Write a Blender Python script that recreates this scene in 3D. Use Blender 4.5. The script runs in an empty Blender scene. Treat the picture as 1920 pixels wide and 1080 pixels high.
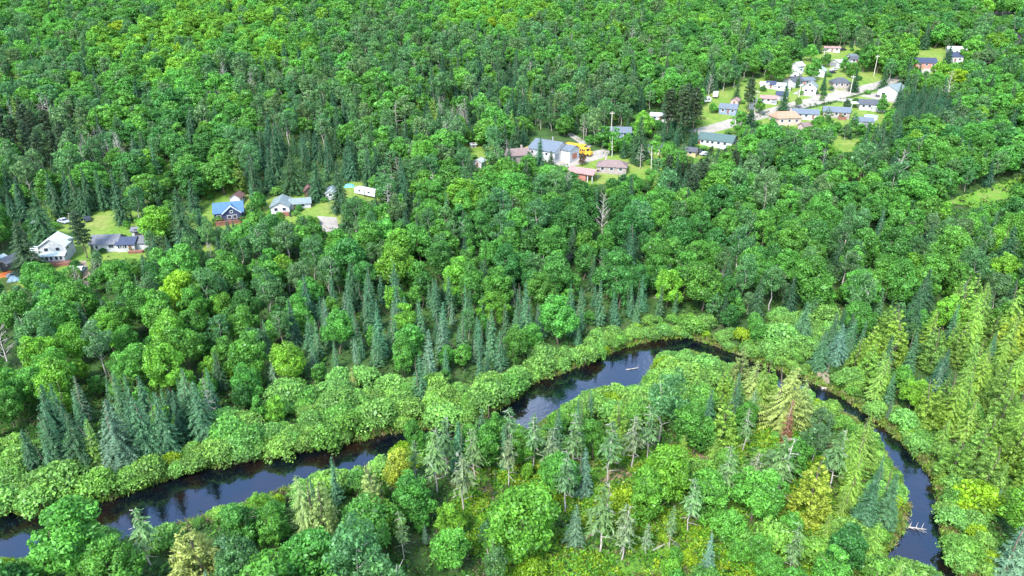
import bpy, math, random
import numpy as np
from mathutils import Vector, Matrix
from mathutils.geometry import delaunay_2d_cdt

S = bpy.context.scene
C = S.collection
R = math.radians
rnd = random.Random(11)

# ------------------------------------------------------------------ camera, sky, sun, exposure
CAM_H, PITCH, FPX = 80.0, R(24), 1279.0            # metres above the river flat; focal length in pixels of a 1920 wide frame
cam = bpy.data.cameras.new('camera'); camo = bpy.data.objects.new('camera', cam); C.objects.link(camo)
camo.location = (0, 0, CAM_H); camo.rotation_euler = (R(90) - PITCH, 0, 0)
cam.sensor_width = 36; cam.lens = 36 * FPX / 1920; cam.clip_end = 6000; cam.clip_start = 1
S.camera = camo

SUN_EL, SUN_AZ = R(48), R(-150)                      # azimuth clockwise from +Y (the view direction): behind and to the left
sund = Vector((math.sin(SUN_AZ) * math.cos(SUN_EL), math.cos(SUN_AZ) * math.cos(SUN_EL), math.sin(SUN_EL)))
W = bpy.data.worlds.new('World'); S.world = W; W.use_nodes = True
nt = W.node_tree; nt.nodes.clear()
wo = nt.nodes.new('ShaderNodeOutputWorld'); bg = nt.nodes.new('ShaderNodeBackground')
sky = nt.nodes.new('ShaderNodeTexSky'); sky.sky_type = 'NISHITA'; sky.sun_disc = False
sky.sun_elevation = SUN_EL; sky.sun_rotation = SUN_AZ; sky.air_density = 1.2; sky.dust_density = .6
tc = nt.nodes.new('ShaderNodeTexCoord'); cl = nt.nodes.new('ShaderNodeTexNoise')
cl.inputs['Scale'].default_value = 2.6; cl.inputs['Detail'].default_value = 6; cl.inputs['Roughness'].default_value = .55
cr = nt.nodes.new('ShaderNodeValToRGB'); cr.color_ramp.elements[0].position = .55; cr.color_ramp.elements[1].position = .72
mx = nt.nodes.new('ShaderNodeMix'); mx.data_type = 'RGBA'; mx.inputs['B'].default_value = (9.5, 9.8, 10.4, 1)
nt.links.new(tc.outputs['Generated'], cl.inputs['Vector']); nt.links.new(cl.outputs['Fac'], cr.inputs['Fac'])
nt.links.new(cr.outputs['Color'], mx.inputs['Factor']); nt.links.new(sky.outputs['Color'], mx.inputs['A'])
nt.links.new(mx.outputs['Result'], bg.inputs['Color']); bg.inputs['Strength'].default_value = .15
nt.links.new(bg.outputs[0], wo.inputs[0])
sl = bpy.data.lights.new('sun', 'SUN'); sl.energy = 2.0; sl.angle = R(13); sl.color = (1, .95, .87)
so = bpy.data.objects.new('sun', sl); C.objects.link(so); so.rotation_euler = sund.to_track_quat('Z', 'Y').to_euler(); so.location = (0, 0, 300)
S.view_settings.view_transform = 'Standard'; S.view_settings.look = 'None'; S.view_settings.gamma = 1
S.view_settings.exposure = 2.05
S.render.engine = 'CYCLES'
S.cycles.max_bounces = 6; S.cycles.diffuse_bounces = 3; S.cycles.transmission_bounces = 3; S.cycles.glossy_bounces = 2

# ------------------------------------------------------------------ terrain and picture geometry
cpi, spi = math.cos(PITCH), math.sin(PITCH)
def hill(x, y):
    k = 30.0
    return .18 * k * np.log1p(np.exp(np.clip((np.asarray(y, float) - 190) / k, -30, 60))) + \
        .5 * np.sin(x * .045 + 1) * np.sin(y * .05) * np.clip((y - 150) / 60, 0, 1)
def ray(px, py):
    u, v = (px - 960) / FPX, (py - 540) / FPX
    return u, cpi - v * spi, -spi - v * cpi
def at(px, py, dz=0.0):
    """the point of the ground that stands dz metres under the sight line through a pixel"""
    d = ray(px, py); lo, hi = 10.0, 3000.0
    for _ in range(45):
        t = (lo + hi) / 2
        if CAM_H + d[2] * t > float(hill(d[0] * t, d[1] * t)) + dz: lo = t
        else: hi = t
    return Vector((d[0] * t, d[1] * t, float(hill(d[0] * t, d[1] * t))))
def on_plane(px, py, z):
    d = ray(px, py); t = (z - CAM_H) / d[2]
    return (d[0] * t, d[1] * t)
def proj(x, y, z):
    dep = y * cpi + (CAM_H - z) * spi
    up = y * spi - (CAM_H - z) * cpi
    return 960 + FPX * x / dep, 540 - FPX * up / dep, FPX / dep

WATER = -.8
BANKS = [((-160, 1010), (-160, 1190)), ((-60, 985), (-60, 1110)), ((0, 964), (0, 1062)), ((100, 962), (120, 1050)), ((220, 932), (250, 1015)), ((370, 880), (400, 968)),
    ((480, 863), (560, 912)), ((620, 838), (680, 888)), ((740, 811), (790, 852)), ((800, 804), (850, 846)), ((880, 800), (915, 842)), ((962, 752), (985, 818)), ((990, 722), (1050, 772)),
    ((1080, 690), (1135, 752)), ((1170, 652), (1205, 736)), ((1230, 637), (1235, 672)), ((1290, 632), (1290, 662)), ((1340, 648), (1325, 672)), ((1375, 662), (1345, 690)), ((1450, 690), (1420, 722)),
    ((1535, 722), (1515, 748)), ((1590, 752), (1562, 772)), ((1640, 784), (1600, 788)), ((1700, 838), (1655, 850)), ((1752, 895), (1685, 905)), ((1768, 950), (1698, 950)),
    ((1772, 1000), (1685, 1000)), ((1778, 1040), (1648, 1046)), ((1795, 1075), (1690, 1082)), ((1900, 1118), (1790, 1150)), ((2150, 1210), (1990, 1300))]
bank_a = [on_plane(*a, WATER) for a, b in BANKS]; bank_b = [on_plane(*b, WATER) for a, b in BANKS]
RIV = np.array(bank_a + bank_b[::-1])
def inside(poly, x, y):
    x = np.asarray(x, float); y = np.asarray(y, float); c = np.zeros(x.shape, bool); n = len(poly); j = n - 1
    for i in range(n):
        xi, yi = poly[i]; xj, yj = poly[j]
        if yi != yj: c ^= ((yi > y) != (yj > y)) & (x < (xj - xi) * (y - yi) / (yj - yi) + xi)
        j = i
    return c
def river_dist(x, y):
    x = np.asarray(x, float); y = np.asarray(y, float); d = np.full(x.shape, 1e9); n = len(RIV)
    for i in range(n):
        a, b = RIV[i], RIV[(i + 1) % n]; e = b - a; L = e @ e
        t = np.clip(((x - a[0]) * e[0] + (y - a[1]) * e[1]) / L, 0, 1)
        d = np.minimum(d, np.hypot(x - a[0] - t * e[0], y - a[1] - t * e[1]))
    return np.where(inside(RIV, x, y), -d, d)
def ground_z(x, y):
    d = river_dist(x, y); b = hill(x, y)
    t = np.clip(d / 5, 0, 1)
    return np.where(d >= 5, b, np.where(d > 0, -.75 * (1 - t) + b * t, -.75 + np.clip(d, -3, 0) * .6))

# ------------------------------------------------------------------ materials
def newmat(name):
    m = bpy.data.materials.new(name); m.use_nodes = True; n = m.node_tree; n.nodes.clear()
    o = n.nodes.new('ShaderNodeOutputMaterial'); return m, n, o
def N(n, t, **kw):
    x = n.nodes.new(t)
    for k, v in kw.items():
        if k in x.inputs: x.inputs[k].default_value = v
        else: setattr(x, k, v)
    return x
def plain(name, col, rough=.7, var=.25, scale=1.5, metal=0, stripe=None):
    """a painted, roofed or boarded surface: base colour, large and small mottling, optional board or seam lines"""
    m, n, o = newmat(name); p = N(n, 'ShaderNodeBsdfPrincipled', Roughness=rough, Metallic=metal)
    g = N(n, 'ShaderNodeTexCoord'); a = N(n, 'ShaderNodeTexNoise', Scale=scale, Detail=5.0)
    r = N(n, 'ShaderNodeMapRange'); r.inputs['To Min'].default_value = 1 - var; r.inputs['To Max'].default_value = 1 + var
    r.inputs['From Min'].default_value = .3; r.inputs['From Max'].default_value = .7
    v = N(n, 'ShaderNodeVectorMath', operation='SCALE'); v.inputs[0].default_value = col[:3]
    n.links.new(g.outputs['Object'], a.inputs['Vector']); n.links.new(a.outputs['Fac'], r.inputs['Value'])
    n.links.new(r.outputs[0], v.inputs['Scale']); n.links.new(v.outputs[0], p.inputs['Base Color'])
    if stripe:
        w = N(n, 'ShaderNodeTexWave', Scale=stripe[1], wave_type='BANDS'); w.bands_direction = stripe[0]
        b = N(n, 'ShaderNodeBump', Strength=.6, Distance=.03); n.links.new(g.outputs['Object'], w.inputs['Vector'])
        n.links.new(w.outputs['Fac'], b.inputs['Height']); n.links.new(b.outputs[0], p.inputs['Normal'])
    n.links.new(p.outputs[0], o.inputs[0]); return m

def foliage_mat():
    """leaves: the tree's own tint times a per-leaf variation, diffuse with some light let through"""
    m, n, o = newmat('foliage')
    ti = N(n, 'ShaderNodeAttribute', attribute_name='tint', attribute_type='INSTANCER')
    va = N(n, 'ShaderNodeAttribute', attribute_name='var')
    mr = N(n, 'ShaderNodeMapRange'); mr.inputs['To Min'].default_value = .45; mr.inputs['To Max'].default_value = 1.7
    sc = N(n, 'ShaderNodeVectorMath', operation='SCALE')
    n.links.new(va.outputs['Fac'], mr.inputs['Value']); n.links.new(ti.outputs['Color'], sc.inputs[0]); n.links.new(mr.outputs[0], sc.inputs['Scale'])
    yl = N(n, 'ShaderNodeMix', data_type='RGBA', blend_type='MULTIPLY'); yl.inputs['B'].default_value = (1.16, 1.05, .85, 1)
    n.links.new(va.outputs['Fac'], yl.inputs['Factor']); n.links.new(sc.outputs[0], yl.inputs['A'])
    d = N(n, 'ShaderNodeBsdfDiffuse'); t = N(n, 'ShaderNodeBsdfTranslucent'); g = N(n, 'ShaderNodeBsdfGlossy', Roughness=.45)
    g.inputs['Color'].default_value = (.5, .55, .6, 1)
    a = N(n, 'ShaderNodeMixShader', Fac=.4); b = N(n, 'ShaderNodeMixShader', Fac=.03)
    for x in (d, t): n.links.new(yl.outputs['Result'], x.inputs['Color'])
    n.links.new(d.outputs[0], a.inputs[1]); n.links.new(t.outputs[0], a.inputs[2])
    n.links.new(a.outputs[0], b.inputs[1]); n.links.new(g.outputs[0], b.inputs[2]); n.links.new(b.outputs[0], o.inputs[0])
    return m
FOL = foliage_mat()
BARK = plain('bark', (.11, .085, .065), .9, .4, 3)
PALE = plain('pale_bark', (.34, .31, .28), .9, .4, 3)
BIRCH = plain('birch_bark', (.55, .53, .48), .8, .4, 3)

def mottled(name, cols, scale, rough=.9, bump=.3, bscale=3, fine=8):
    """ground cover of several colours mixed by two noises"""
    m, n, o = newmat(name); p = N(n, 'ShaderNodeBsdfPrincipled', Roughness=rough); p.inputs['Specular IOR Level'].default_value = .2
    g = N(n, 'ShaderNodeNewGeometry'); a = N(n, 'ShaderNodeTexNoise', Scale=scale, Detail=8.0, Roughness=.65)
    f = N(n, 'ShaderNodeTexNoise', Scale=scale * fine, Detail=4.0)
    r = N(n, 'ShaderNodeValToRGB'); e = r.color_ramp.elements
    for i, c in enumerate(cols):
        q = e[i] if i < 2 else e.new(.5)
    for i, c in enumerate(cols):
        e[i].position = .32 + .36 * i / (len(cols) - 1); e[i].color = (*c, 1)
    mr = N(n, 'ShaderNodeMapRange'); mr.inputs['To Min'].default_value = .6; mr.inputs['To Max'].default_value = 1.4
    v = N(n, 'ShaderNodeVectorMath', operation='SCALE')
    for x in (a, f): n.links.new(g.outputs['Position'], x.inputs['Vector'])
    n.links.new(a.outputs['Fac'], r.inputs['Fac']); n.links.new(f.outputs['Fac'], mr.inputs['Value'])
    n.links.new(r.outputs['Color'], v.inputs[0]); n.links.new(mr.outputs[0], v.inputs['Scale']); n.links.new(v.outputs[0], p.inputs['Base Color'])
    b = N(n, 'ShaderNodeTexNoise', Scale=bscale, Detail=6.0); u = N(n, 'ShaderNodeBump', Strength=bump, Distance=.3)
    n.links.new(g.outputs['Position'], b.inputs['Vector']); n.links.new(b.outputs['Fac'], u.inputs['Height']); n.links.new(u.outputs[0], p.inputs['Normal'])
    n.links.new(p.outputs[0], o.inputs[0]); return m
GROUND = mottled('forest_floor', [(.02, .04, .012), (.04, .09, .02), (.055, .06, .03)], .12, bump=.6, bscale=1.5)
LAWN = mottled('lawn_grass', [(.085, .175, .022), (.13, .20, .034), (.18, .205, .055)], .09, bump=.2)
ROUGH = mottled('rough_grass', [(.055, .15, .018), (.10, .22, .022), (.17, .19, .06)], .25, bump=.5)
SOIL = mottled('bare_soil', [(.10, .13, .03), (.2, .14, .08), (.26, .19, .12)], .4, bump=.5)
GRAVEL = mottled('pale_gravel', [(.21, .195, .17), (.26, .24, .21), (.31, .28, .245)], .3, bump=.2)
ROAD = mottled('road_surface', [(.225, .208, .175), (.26, .24, .205), (.30, .275, .235)], .08, bump=.05)
SAND = mottled('sand_bar', [(.13, .10, .06), (.21, .17, .12), (.27, .23, .18)], .5, bump=.5)

def water_mat():
    m, n, o = newmat('river_water'); p = N(n, 'ShaderNodeBsdfPrincipled', Roughness=.03, IOR=1.62)
    p.inputs['Specular IOR Level'].default_value = 1.0; p.inputs['Specular Tint'].default_value = (.62, .78, 1, 1)  # extra blue of the sky reflection is put into the specular tint
    g = N(n, 'ShaderNodeNewGeometry'); a = N(n, 'ShaderNodeTexNoise', Scale=.12, Detail=4.0)
    r = N(n, 'ShaderNodeValToRGB'); r.color_ramp.elements[0].position = .45; r.color_ramp.elements[1].position = .75
    r.color_ramp.elements[0].color = (.002, .003, .006, 1); r.color_ramp.elements[1].color = (.014, .006, .003, 1)
    n.links.new(g.outputs['Position'], a.inputs['Vector']); n.links.new(a.outputs['Fac'], r.inputs['Fac']); n.links.new(r.outputs['Color'], p.inputs['Base Color'])
    b = N(n, 'ShaderNodeTexNoise', Scale=1.1, Detail=4.0); u = N(n, 'ShaderNodeBump', Strength=.16, Distance=.12)
    n.links.new(g.outputs['Position'], b.inputs['Vector']); n.links.new(b.outputs['Fac'], u.inputs['Height']); n.links.new(u.outputs[0], p.inputs['Normal'])
    n.links.new(p.outputs[0], o.inputs[0]); return m
WATERM = water_mat()

# ------------------------------------------------------------------ mesh helpers
def tag(o, label=None, cat=None, group=None, kind=None):
    for k, v in (('label', label), ('category', cat), ('group', group), ('kind', kind)):
        if v: o[k] = v
    return o
def link(name, me, parent=None):
    o = bpy.data.objects.new(name, me); C.objects.link(o)
    if parent is not None: o.parent = parent
    return o
def empty(name, loc, rz=0):
    o = bpy.data.objects.new(name, None); C.objects.link(o); o.location = loc; o.rotation_euler = (0, 0, rz); o.empty_display_size = .5; return o
def np_mesh(name, v, quads, mats, midx=None, var=None, smooth=False):
    me = bpy.data.meshes.new(name); v = np.asarray(v, np.float32); quads = np.asarray(quads, np.int32)
    me.vertices.add(len(v)); me.vertices.foreach_set('co', v.ravel())
    me.loops.add(quads.size); me.loops.foreach_set('vertex_index', quads.ravel())
    me.polygons.add(len(quads)); me.polygons.foreach_set('loop_start', np.arange(0, quads.size, quads.shape[1], dtype=np.int32))
    for m in mats: me.materials.append(m)
    if midx is not None: me.polygons.foreach_set('material_index', np.asarray(midx, np.int32))
    if var is not None:
        a = me.attributes.new('var', 'FLOAT', 'POINT'); a.data.foreach_set('value', np.asarray(var, np.float32))
    me.update(calc_edges=True); me.validate()
    if smooth: me.polygons.foreach_set('use_smooth', np.ones(len(quads), bool))
    return me
class MB:
    """collects boxes, bars and tubes and links them as one mesh object"""
    def __init__(s): s.v = []; s.f = []
    def add(s, v, f):
        k = len(s.v); s.v += [tuple(p) for p in v]; s.f += [[i + k for i in q] for q in f]; return s
    def box(s, x0, x1, y0, y1, z0, z1):
        v = [(x, y, z) for z in (z0, z1) for y in (y0, y1) for x in (x0, x1)]
        return s.add(v, [(0, 2, 3, 1), (4, 5, 7, 6), (0, 1, 5, 4), (1, 3, 7, 5), (3, 2, 6, 7), (2, 0, 4, 6)])
    def slab(s, pts, th):
        n = len(pts); v = [Vector(p) for p in pts]; v = v + [p - Vector((0, 0, th)) for p in v]
        return s.add(v, [list(range(n)), list(range(2 * n - 1, n - 1, -1))] + [(i, i + n, (i + 1) % n + n, (i + 1) % n) for i in range(n)])
    def tube(s, pts, rad, seg=6):
        pts = [Vector(p) for p in pts]; rings = []
        for i, p in enumerate(pts):
            d = (pts[min(i + 1, len(pts) - 1)] - pts[max(i - 1, 0)]).normalized(); a = d.orthogonal().normalized(); b = d.cross(a)
            rings.append([p + (a * math.cos(6.2832 * k / seg) + b * math.sin(6.2832 * k / seg)) * rad[i] for k in range(seg)])
        v = [q for r in rings for q in r]; f = []
        for i in range(len(pts) - 1):
            for k in range(seg): f.append((i * seg + k, i * seg + (k + 1) % seg, (i + 1) * seg + (k + 1) % seg, (i + 1) * seg + k))
        f += [list(range(seg - 1, -1, -1)), list(range((len(pts) - 1) * seg, len(pts) * seg))]
        return s.add(v, f)
    def prism(s, prof, y0, y1):
        """a profile in x,z extruded along y"""
        n = len(prof); v = [(x, y0, z) for x, z in prof] + [(x, y1, z) for x, z in prof]
        return s.add(v, [list(range(n)), list(range(2 * n - 1, n - 1, -1))] + [(i, i + n, (i + 1) % n + n, (i + 1) % n) for i in range(n)])
    def mesh(s, name, m):
        me = bpy.data.meshes.new(name); me.from_pydata(s.v, [], s.f); me.materials.append(m); me.update()
        import bmesh
        b = bmesh.new(); b.from_mesh(me); bmesh.ops.recalc_face_normals(b, faces=b.faces); b.to_mesh(me); b.free()
        return me
    def build(s, name, m, parent=None): return link(name, s.mesh(name, m), parent)

# ------------------------------------------------------------------ ground, river, lawns, roads
xs = np.concatenate([np.arange(-900, -160, 10), np.arange(-160, 170, 2), np.arange(170, 960, 10)])
ys = np.concatenate([np.arange(-60, 40, 10), np.arange(40, 190, 1.5), np.arange(190, 560, 4), np.arange(560, 1200, 16)])
gx, gy = np.meshgrid(xs, ys); gz = ground_z(gx, gy)
gv = np.stack([gx, gy, gz], -1).reshape(-1, 3); nx = len(xs)
q = (np.arange(len(ys) - 1)[:, None] * nx + np.arange(nx - 1)[None]).ravel()
o = link('ground', np_mesh('ground', gv, np.stack([q, q + 1, q + nx + 1, q + nx], 1), [GROUND], smooth=True)); tag(o, 'dark forest floor under the trees', kind='structure')

def draped(name, pts, mat, lift, step=4.0, wob=.5, kind='structure', label=None, flat=None):
    """a sheet that lies on the terrain inside a world polygon"""
    b = []
    for i in range(len(pts)):
        a = Vector(pts[i][:2]); c = Vector(pts[(i + 1) % len(pts)][:2]); k = max(1, int((c - a).length / step))
        for j in range(k):
            p = a.lerp(c, j / k); b.append(p + Vector((rnd.uniform(-wob, wob), rnd.uniform(-wob, wob))))
    P = np.array(b); x0, y0 = P.min(0); x1, y1 = P.max(0); n = len(b)
    ix, iy = np.meshgrid(np.arange(x0 + step / 2, x1, step), np.arange(y0 + step / 2, y1, step)); ix = ix.ravel(); iy = iy.ravel()
    k = inside(P, ix, iy); pts2 = b + [Vector((x, y)) for x, y in zip(ix[k], iy[k])]
    vs, es, fs, *_ = delaunay_2d_cdt(pts2, [(i, (i + 1) % n) for i in range(n)], [], 1, 1e-4)
    xx = np.array([v.x for v in vs]); yy = np.array([v.y for v in vs]); zz = np.full(len(vs), flat) if flat is not None else (ground_z(xx, yy) if name == 'gravel_bar' else hill(xx, yy)) + lift
    me = bpy.data.meshes.new(name); me.from_pydata(list(zip(xx, yy, zz)), [], fs); me.materials.append(mat); me.update()
    me.polygons.foreach_set('use_smooth', np.ones(len(me.polygons), bool))
    if len(me.polygons) and sum(p.normal.z for p in me.polygons) < 0: me.flip_normals()
    o = link(name, me); tag(o, label, kind=kind); return o
def px_poly(pts): return [tuple(at(*p))[:2] for p in pts]

cen = [((a[0] + b[0]) / 2, (a[1] + b[1]) / 2) for a, b in zip(bank_a, bank_b)]
def widen(p, c, k=2.0):
    v = Vector((p[0] - c[0], p[1] - c[1])); return tuple(Vector(c) + v + v.normalized() * k)
draped('river', [widen(p, c) for p, c in zip(bank_a, cen)] + [widen(p, c) for p, c in zip(bank_b, cen)][::-1], WATERM, 0, 3, 0, label='dark winding river with sky reflections', flat=WATER)

LAWNS = [
    [(95, 432), (150, 405), (225, 382), (260, 400), (300, 440), (275, 482), (235, 490), (180, 490), (130, 460)],
    [(60, 470), (150, 450), (175, 500), (150, 520), (60, 520)], [(-40, 480), (40, 480), (60, 540), (-40, 560)],
    [(340, 400), (395, 362), (440, 350), (480, 375), (500, 410), (470, 432), (400, 470), (345, 480)],
    [(480, 385), (560, 350), (640, 370), (650, 420), (610, 425), (560, 420), (500, 420)],
    [(620, 365), (660, 340), (712, 345), (712, 375), (650, 380)],
    [(868, 270), (910, 268), (912, 296), (880, 296)], [(1055, 320), (1110, 296), (1180, 288), (1240, 310), (1250, 338), (1180, 335), (1110, 350)],
    [(1215, 290), (1290, 282), (1345, 285), (1330, 312), (1260, 312)], [(1305, 232), (1330, 222), (1400, 226), (1400, 262), (1340, 282), (1305, 272)],
    [(1280, 220), (1290, 190), (1390, 155), (1480, 135), (1530, 85), (1605, 85), (1660, 130), (1665, 160), (1560, 190), (1450, 205), (1320, 240)],
    [(1420, 222), (1560, 196), (1660, 165), (1700, 175), (1680, 240), (1600, 240), (1430, 240)], [(1555, 252), (1620, 262), (1605, 285), (1558, 288)],
    [(1690, 110), (1720, 85), (1775, 85), (1840, 70), (1925, 70), (1925, 105), (1800, 125), (1760, 145), (1690, 150)]]
for p in LAWNS: draped('lawn', px_poly(p), LAWN, .05, label='mown yellow green lawn')
for p in ([(270, 350), (322, 296), (332, 300), (300, 352)], [(1770, 378), (1930, 326), (1930, 358), (1830, 390)]):
    draped('grassy_track', px_poly(p), ROUGH, .06, label='grassy track through the wood')
draped('road', px_poly([(1290, 246), (1400, 215), (1480, 193), (1560, 174), (1640, 155), (1700, 138), (1750, 125), (1755, 133), (1705, 148), (1645, 167), (1570, 187), (1490, 207), (1410, 229), (1320, 254)]), ROAD, .10, wob=.15, label='pale village road')
for p in ([(1485, 176), (1500, 168), (1600, 186), (1590, 192)], [(1555, 165), (1600, 175), (1596, 180), (1550, 169)], [(1610, 180), (1650, 172), (1700, 190), (1690, 196)]):
    draped('driveway', px_poly(p), GRAVEL, .08, wob=.2, label='pale driveway off the village road')
draped('gravel_yard', px_poly([(1040, 288), (1085, 290), (1140, 279), (1146, 290), (1108, 303), (1080, 310), (1045, 318), (1030, 300)]), GRAVEL, .08, label='pale gravel yard of the bus garage')
draped('track', px_poly([(1060, 250), (1072, 250), (1108, 272), (1100, 280)]), GRAVEL, .09, label='dirt track behind the bus garage')
draped('gravel_patch', px_poly([(965, 330), (1045, 312), (1050, 322), (975, 338)]), SAND, .09, label='sandy drive below the bus garage')
draped('gravel_patch', px_poly([(596, 405), (634, 408), (634, 440), (604, 442)]), GRAVEL, .08, label='pale sandy drive by the white bungalow')
draped('gravel_patch', px_poly([(566, 372), (588, 374), (586, 388), (568, 388)]), SAND, .08, label='worn bare ground beside the bungalow')
draped('driveway', px_poly([(146, 490), (160, 488), (182, 560), (168, 565)]), SAND, .08, label='sandy driveway by the white farmhouse')
draped('gravel_bar', px_poly([(1530, 672), (1552, 674), (1558, 690), (1553, 718), (1536, 730), (1526, 712), (1532, 690)]), SAND, .10, step=1.5, wob=.45, label='tan gravel bar at the river bend')
draped('clearing', px_poly([(860, 860), (1000, 850), (1200, 860), (1330, 820), (1460, 800), (1520, 860), (1540, 960), (1640, 1010), (1640, 1110), (1000, 1110), (860, 1000)]), ROUGH, .05, label='rough green clearing inside the river loop')
for p in ([(1405, 795), (1450, 792), (1452, 822), (1400, 825)], [(1290, 845), (1330, 850), (1320, 885), (1280, 880)], [(1140, 880), (1200, 875), (1200, 900), (1140, 905)], [(1170, 960), (1200, 965), (1190, 1000), (1160, 990)], [(1450, 1000), (1490, 995), (1500, 1020), (1460, 1030)], [(1040, 1020), (1100, 1010), (1110, 1050), (1050, 1060)], [(880, 915), (920, 905), (925, 940), (885, 950)]):
    draped('bare_soil', px_poly(p), SOIL, .09, wob=1.2, step=2, label='bare brown soil patch in the clearing')
draped('road', px_poly([(1850, 24), (1930, 20), (1930, 26), (1850, 29)]), ROAD, .3, label='far pale road at the wood edge')

# ------------------------------------------------------------------ trees: leaf clouds, trunks, kinds
G = np.random.default_rng(5)
def unit(a): return a / np.maximum(np.linalg.norm(a, axis=-1, keepdims=True), 1e-6)
def leaves(c, n, size, aspect=.6, along=None, fold=.25):
    """folded diamonds at c facing n; along = long axis. Returns vertices and quads"""
    c = np.asarray(c, float); n = unit(np.asarray(n, float)); k = len(c)
    t = G.normal(size=(k, 3)) if along is None else np.asarray(along, float)
    t = unit(t - (t * n).sum(1, keepdims=True) * n); b = np.cross(n, t)
    s = (np.full(k, size) if np.isscalar(size) else size)[:, None] * np.exp(G.normal(scale=.3, size=(k, 1)))
    v = np.stack([c - t * s, c + b * s * aspect - n * s * fold, c + t * s, c - b * s * aspect - n * s * fold], 1).reshape(-1, 3)
    return v, np.arange(4 * k).reshape(-1, 4)
def fib(n):
    i = np.arange(n) + .5; z = 1 - 2 * i / n; a = i * 2.399963; r = np.sqrt(1 - z * z)
    return np.stack([r * np.cos(a), r * np.sin(a), z], 1)

def lobed(H, Rr, base, nl, per, size, lr=(.3, .45), top=1.0, aspect=.6, jit=.55, squash=.9, vup=0):
    """a crown of leaf lobes spread over an uneven egg: returns leaf vertices and a per-vertex variation"""
    ctr = np.array([0, 0, (H * base + H) / 2]); rz = H * (1 - base) / 2
    d = unit(fib(nl) + G.normal(scale=.26, size=(nl, 3))); d = d[d[:, 2] > -.8]
    bump = [(unit(G.normal(size=3)), G.uniform(-.3, .28)) for _ in range(6)]; ex = G.uniform(.85, 1.15); lean = G.normal(scale=.07 * H, size=2)
    V, A = [], []
    for u in d:
        w = 1 - .35 * max(u[2], 0) * top
        k_ = 1 + sum(a * max(0, float(u @ b) - .45) * 1.8 for b, a in bump)
        lc = ctr + u * np.array([Rr * w * ex, Rr * w / ex, rz]) * G.uniform(.52, .9) * k_
        lc[:2] += lean * (lc[2] / H) ** 2; r = Rr * G.uniform(*lr) * G.uniform(.8, 1.1); k = int(per * (r / (Rr * .37)) ** 2)
        n = unit(G.normal(size=(k, 3)) + u * .55 + np.array([0, 0, .35])); p = lc + n * r * np.array([1, 1, squash]) * (G.uniform(.35, 1.12, (k, 1)) ** .6)
        v, _ = leaves(p, n + G.normal(scale=jit, size=(k, 3)), size, aspect)
        lv = G.uniform(.2, .62); V.append(v); A.append(np.repeat(np.clip(lv + G.normal(scale=.16, size=k) + vup * (n[:, 2]), 0, 1), 4))
    return np.concatenate(V), np.concatenate(A)

def conifer(H, Rr, levels, nb, base=.06, power=.85, droop=.3, leaf=.5, per=6, lj=.2, asp=.28, tipvar=.25, gaps=0, zj=.35, lean=.0):
    bend = G.normal(scale=lean * H, size=2); lob = G.uniform(0, 6.28, 3); la = G.uniform(-.22, .22, 3)
    """whorls of drooping branches made of needle sprays"""
    Cc, Nn, Al, Sz, Va = [], [], [], [], []
    for i in range(levels):
        t = (i + G.uniform(-.3, .3)) / levels; t = min(max(t, 0), 1); z0 = H * (base + (1 - base) * t)
        rad = Rr * ((1 - t) ** power) * (1 - .35 * max(0, .12 - t) / .12) + .12
        k = max(4, int(round(nb * (.35 + .65 * (1 - t)))))
        a0 = G.uniform(0, 6.28)
        for j in range(k):
            if G.random() < gaps: continue
            a = a0 + 6.2832 * j / k + G.normal(scale=.22); L = rad * G.uniform(1 - lj, 1 + lj * .7) * (1 + float((la * np.cos((np.arange(3) + 1) * a - lob)).sum())); lv = G.uniform(.15, .55)
            zb = min(z0 + G.normal(scale=zj * H / levels), H * .97)
            m = max(2, int(round(per * (L / Rr) + 1))); s = np.linspace(.12, 1, m); dr = np.array([math.cos(a), math.sin(a), 0])
            p = dr * (L * s)[:, None] + np.array([0, 0, 1]) * (zb - droop * L * (s ** 1.6) + .12 * L * np.clip(s - .75, 0, 1) * 4 * .3)[:, None]
            tang = np.tile(dr + np.array([0, 0, -droop]), (m, 1)); up = np.tile(np.array([0, 0, 1.]) + dr * .6, (m, 1)) + G.normal(scale=.3, size=(m, 3))
            sd = np.array([-math.sin(a), math.cos(a), 0]); ls = leaf * (.55 + .45 * (1 - t)) * (1.15 - .4 * s)
            p[:, :2] += bend * (zb / H) ** 2
            for q in (0, 1, -1):
                Cc.append(p + sd * (q * ls * .55)[:, None] - np.array([0, 0, .05 * abs(q)])); Nn.append(up + sd * q * .35); Al.append(tang + sd * q * .9); Sz.append(ls); Va.append(lv + tipvar * s + G.normal(scale=.08, size=m))
    Cc.append(np.array([[0, 0, H * .985], [0, 0, H * .96], [0, 0, H * .96]])); Nn.append(np.array([[1, 0, .1], [0, 1, .1], [-.7, -.7, .1]])); Al.append(np.tile([0, 0, 1.], (3, 1))); Sz.append(np.full(3, leaf * .8)); Va.append(np.full(3, .6))
    v, _ = leaves(np.concatenate(Cc), np.concatenate(Nn), np.concatenate(Sz), asp, np.concatenate(Al), .12)
    return v, np.repeat(np.clip(np.concatenate(Va), 0, 1), 4)

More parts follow.
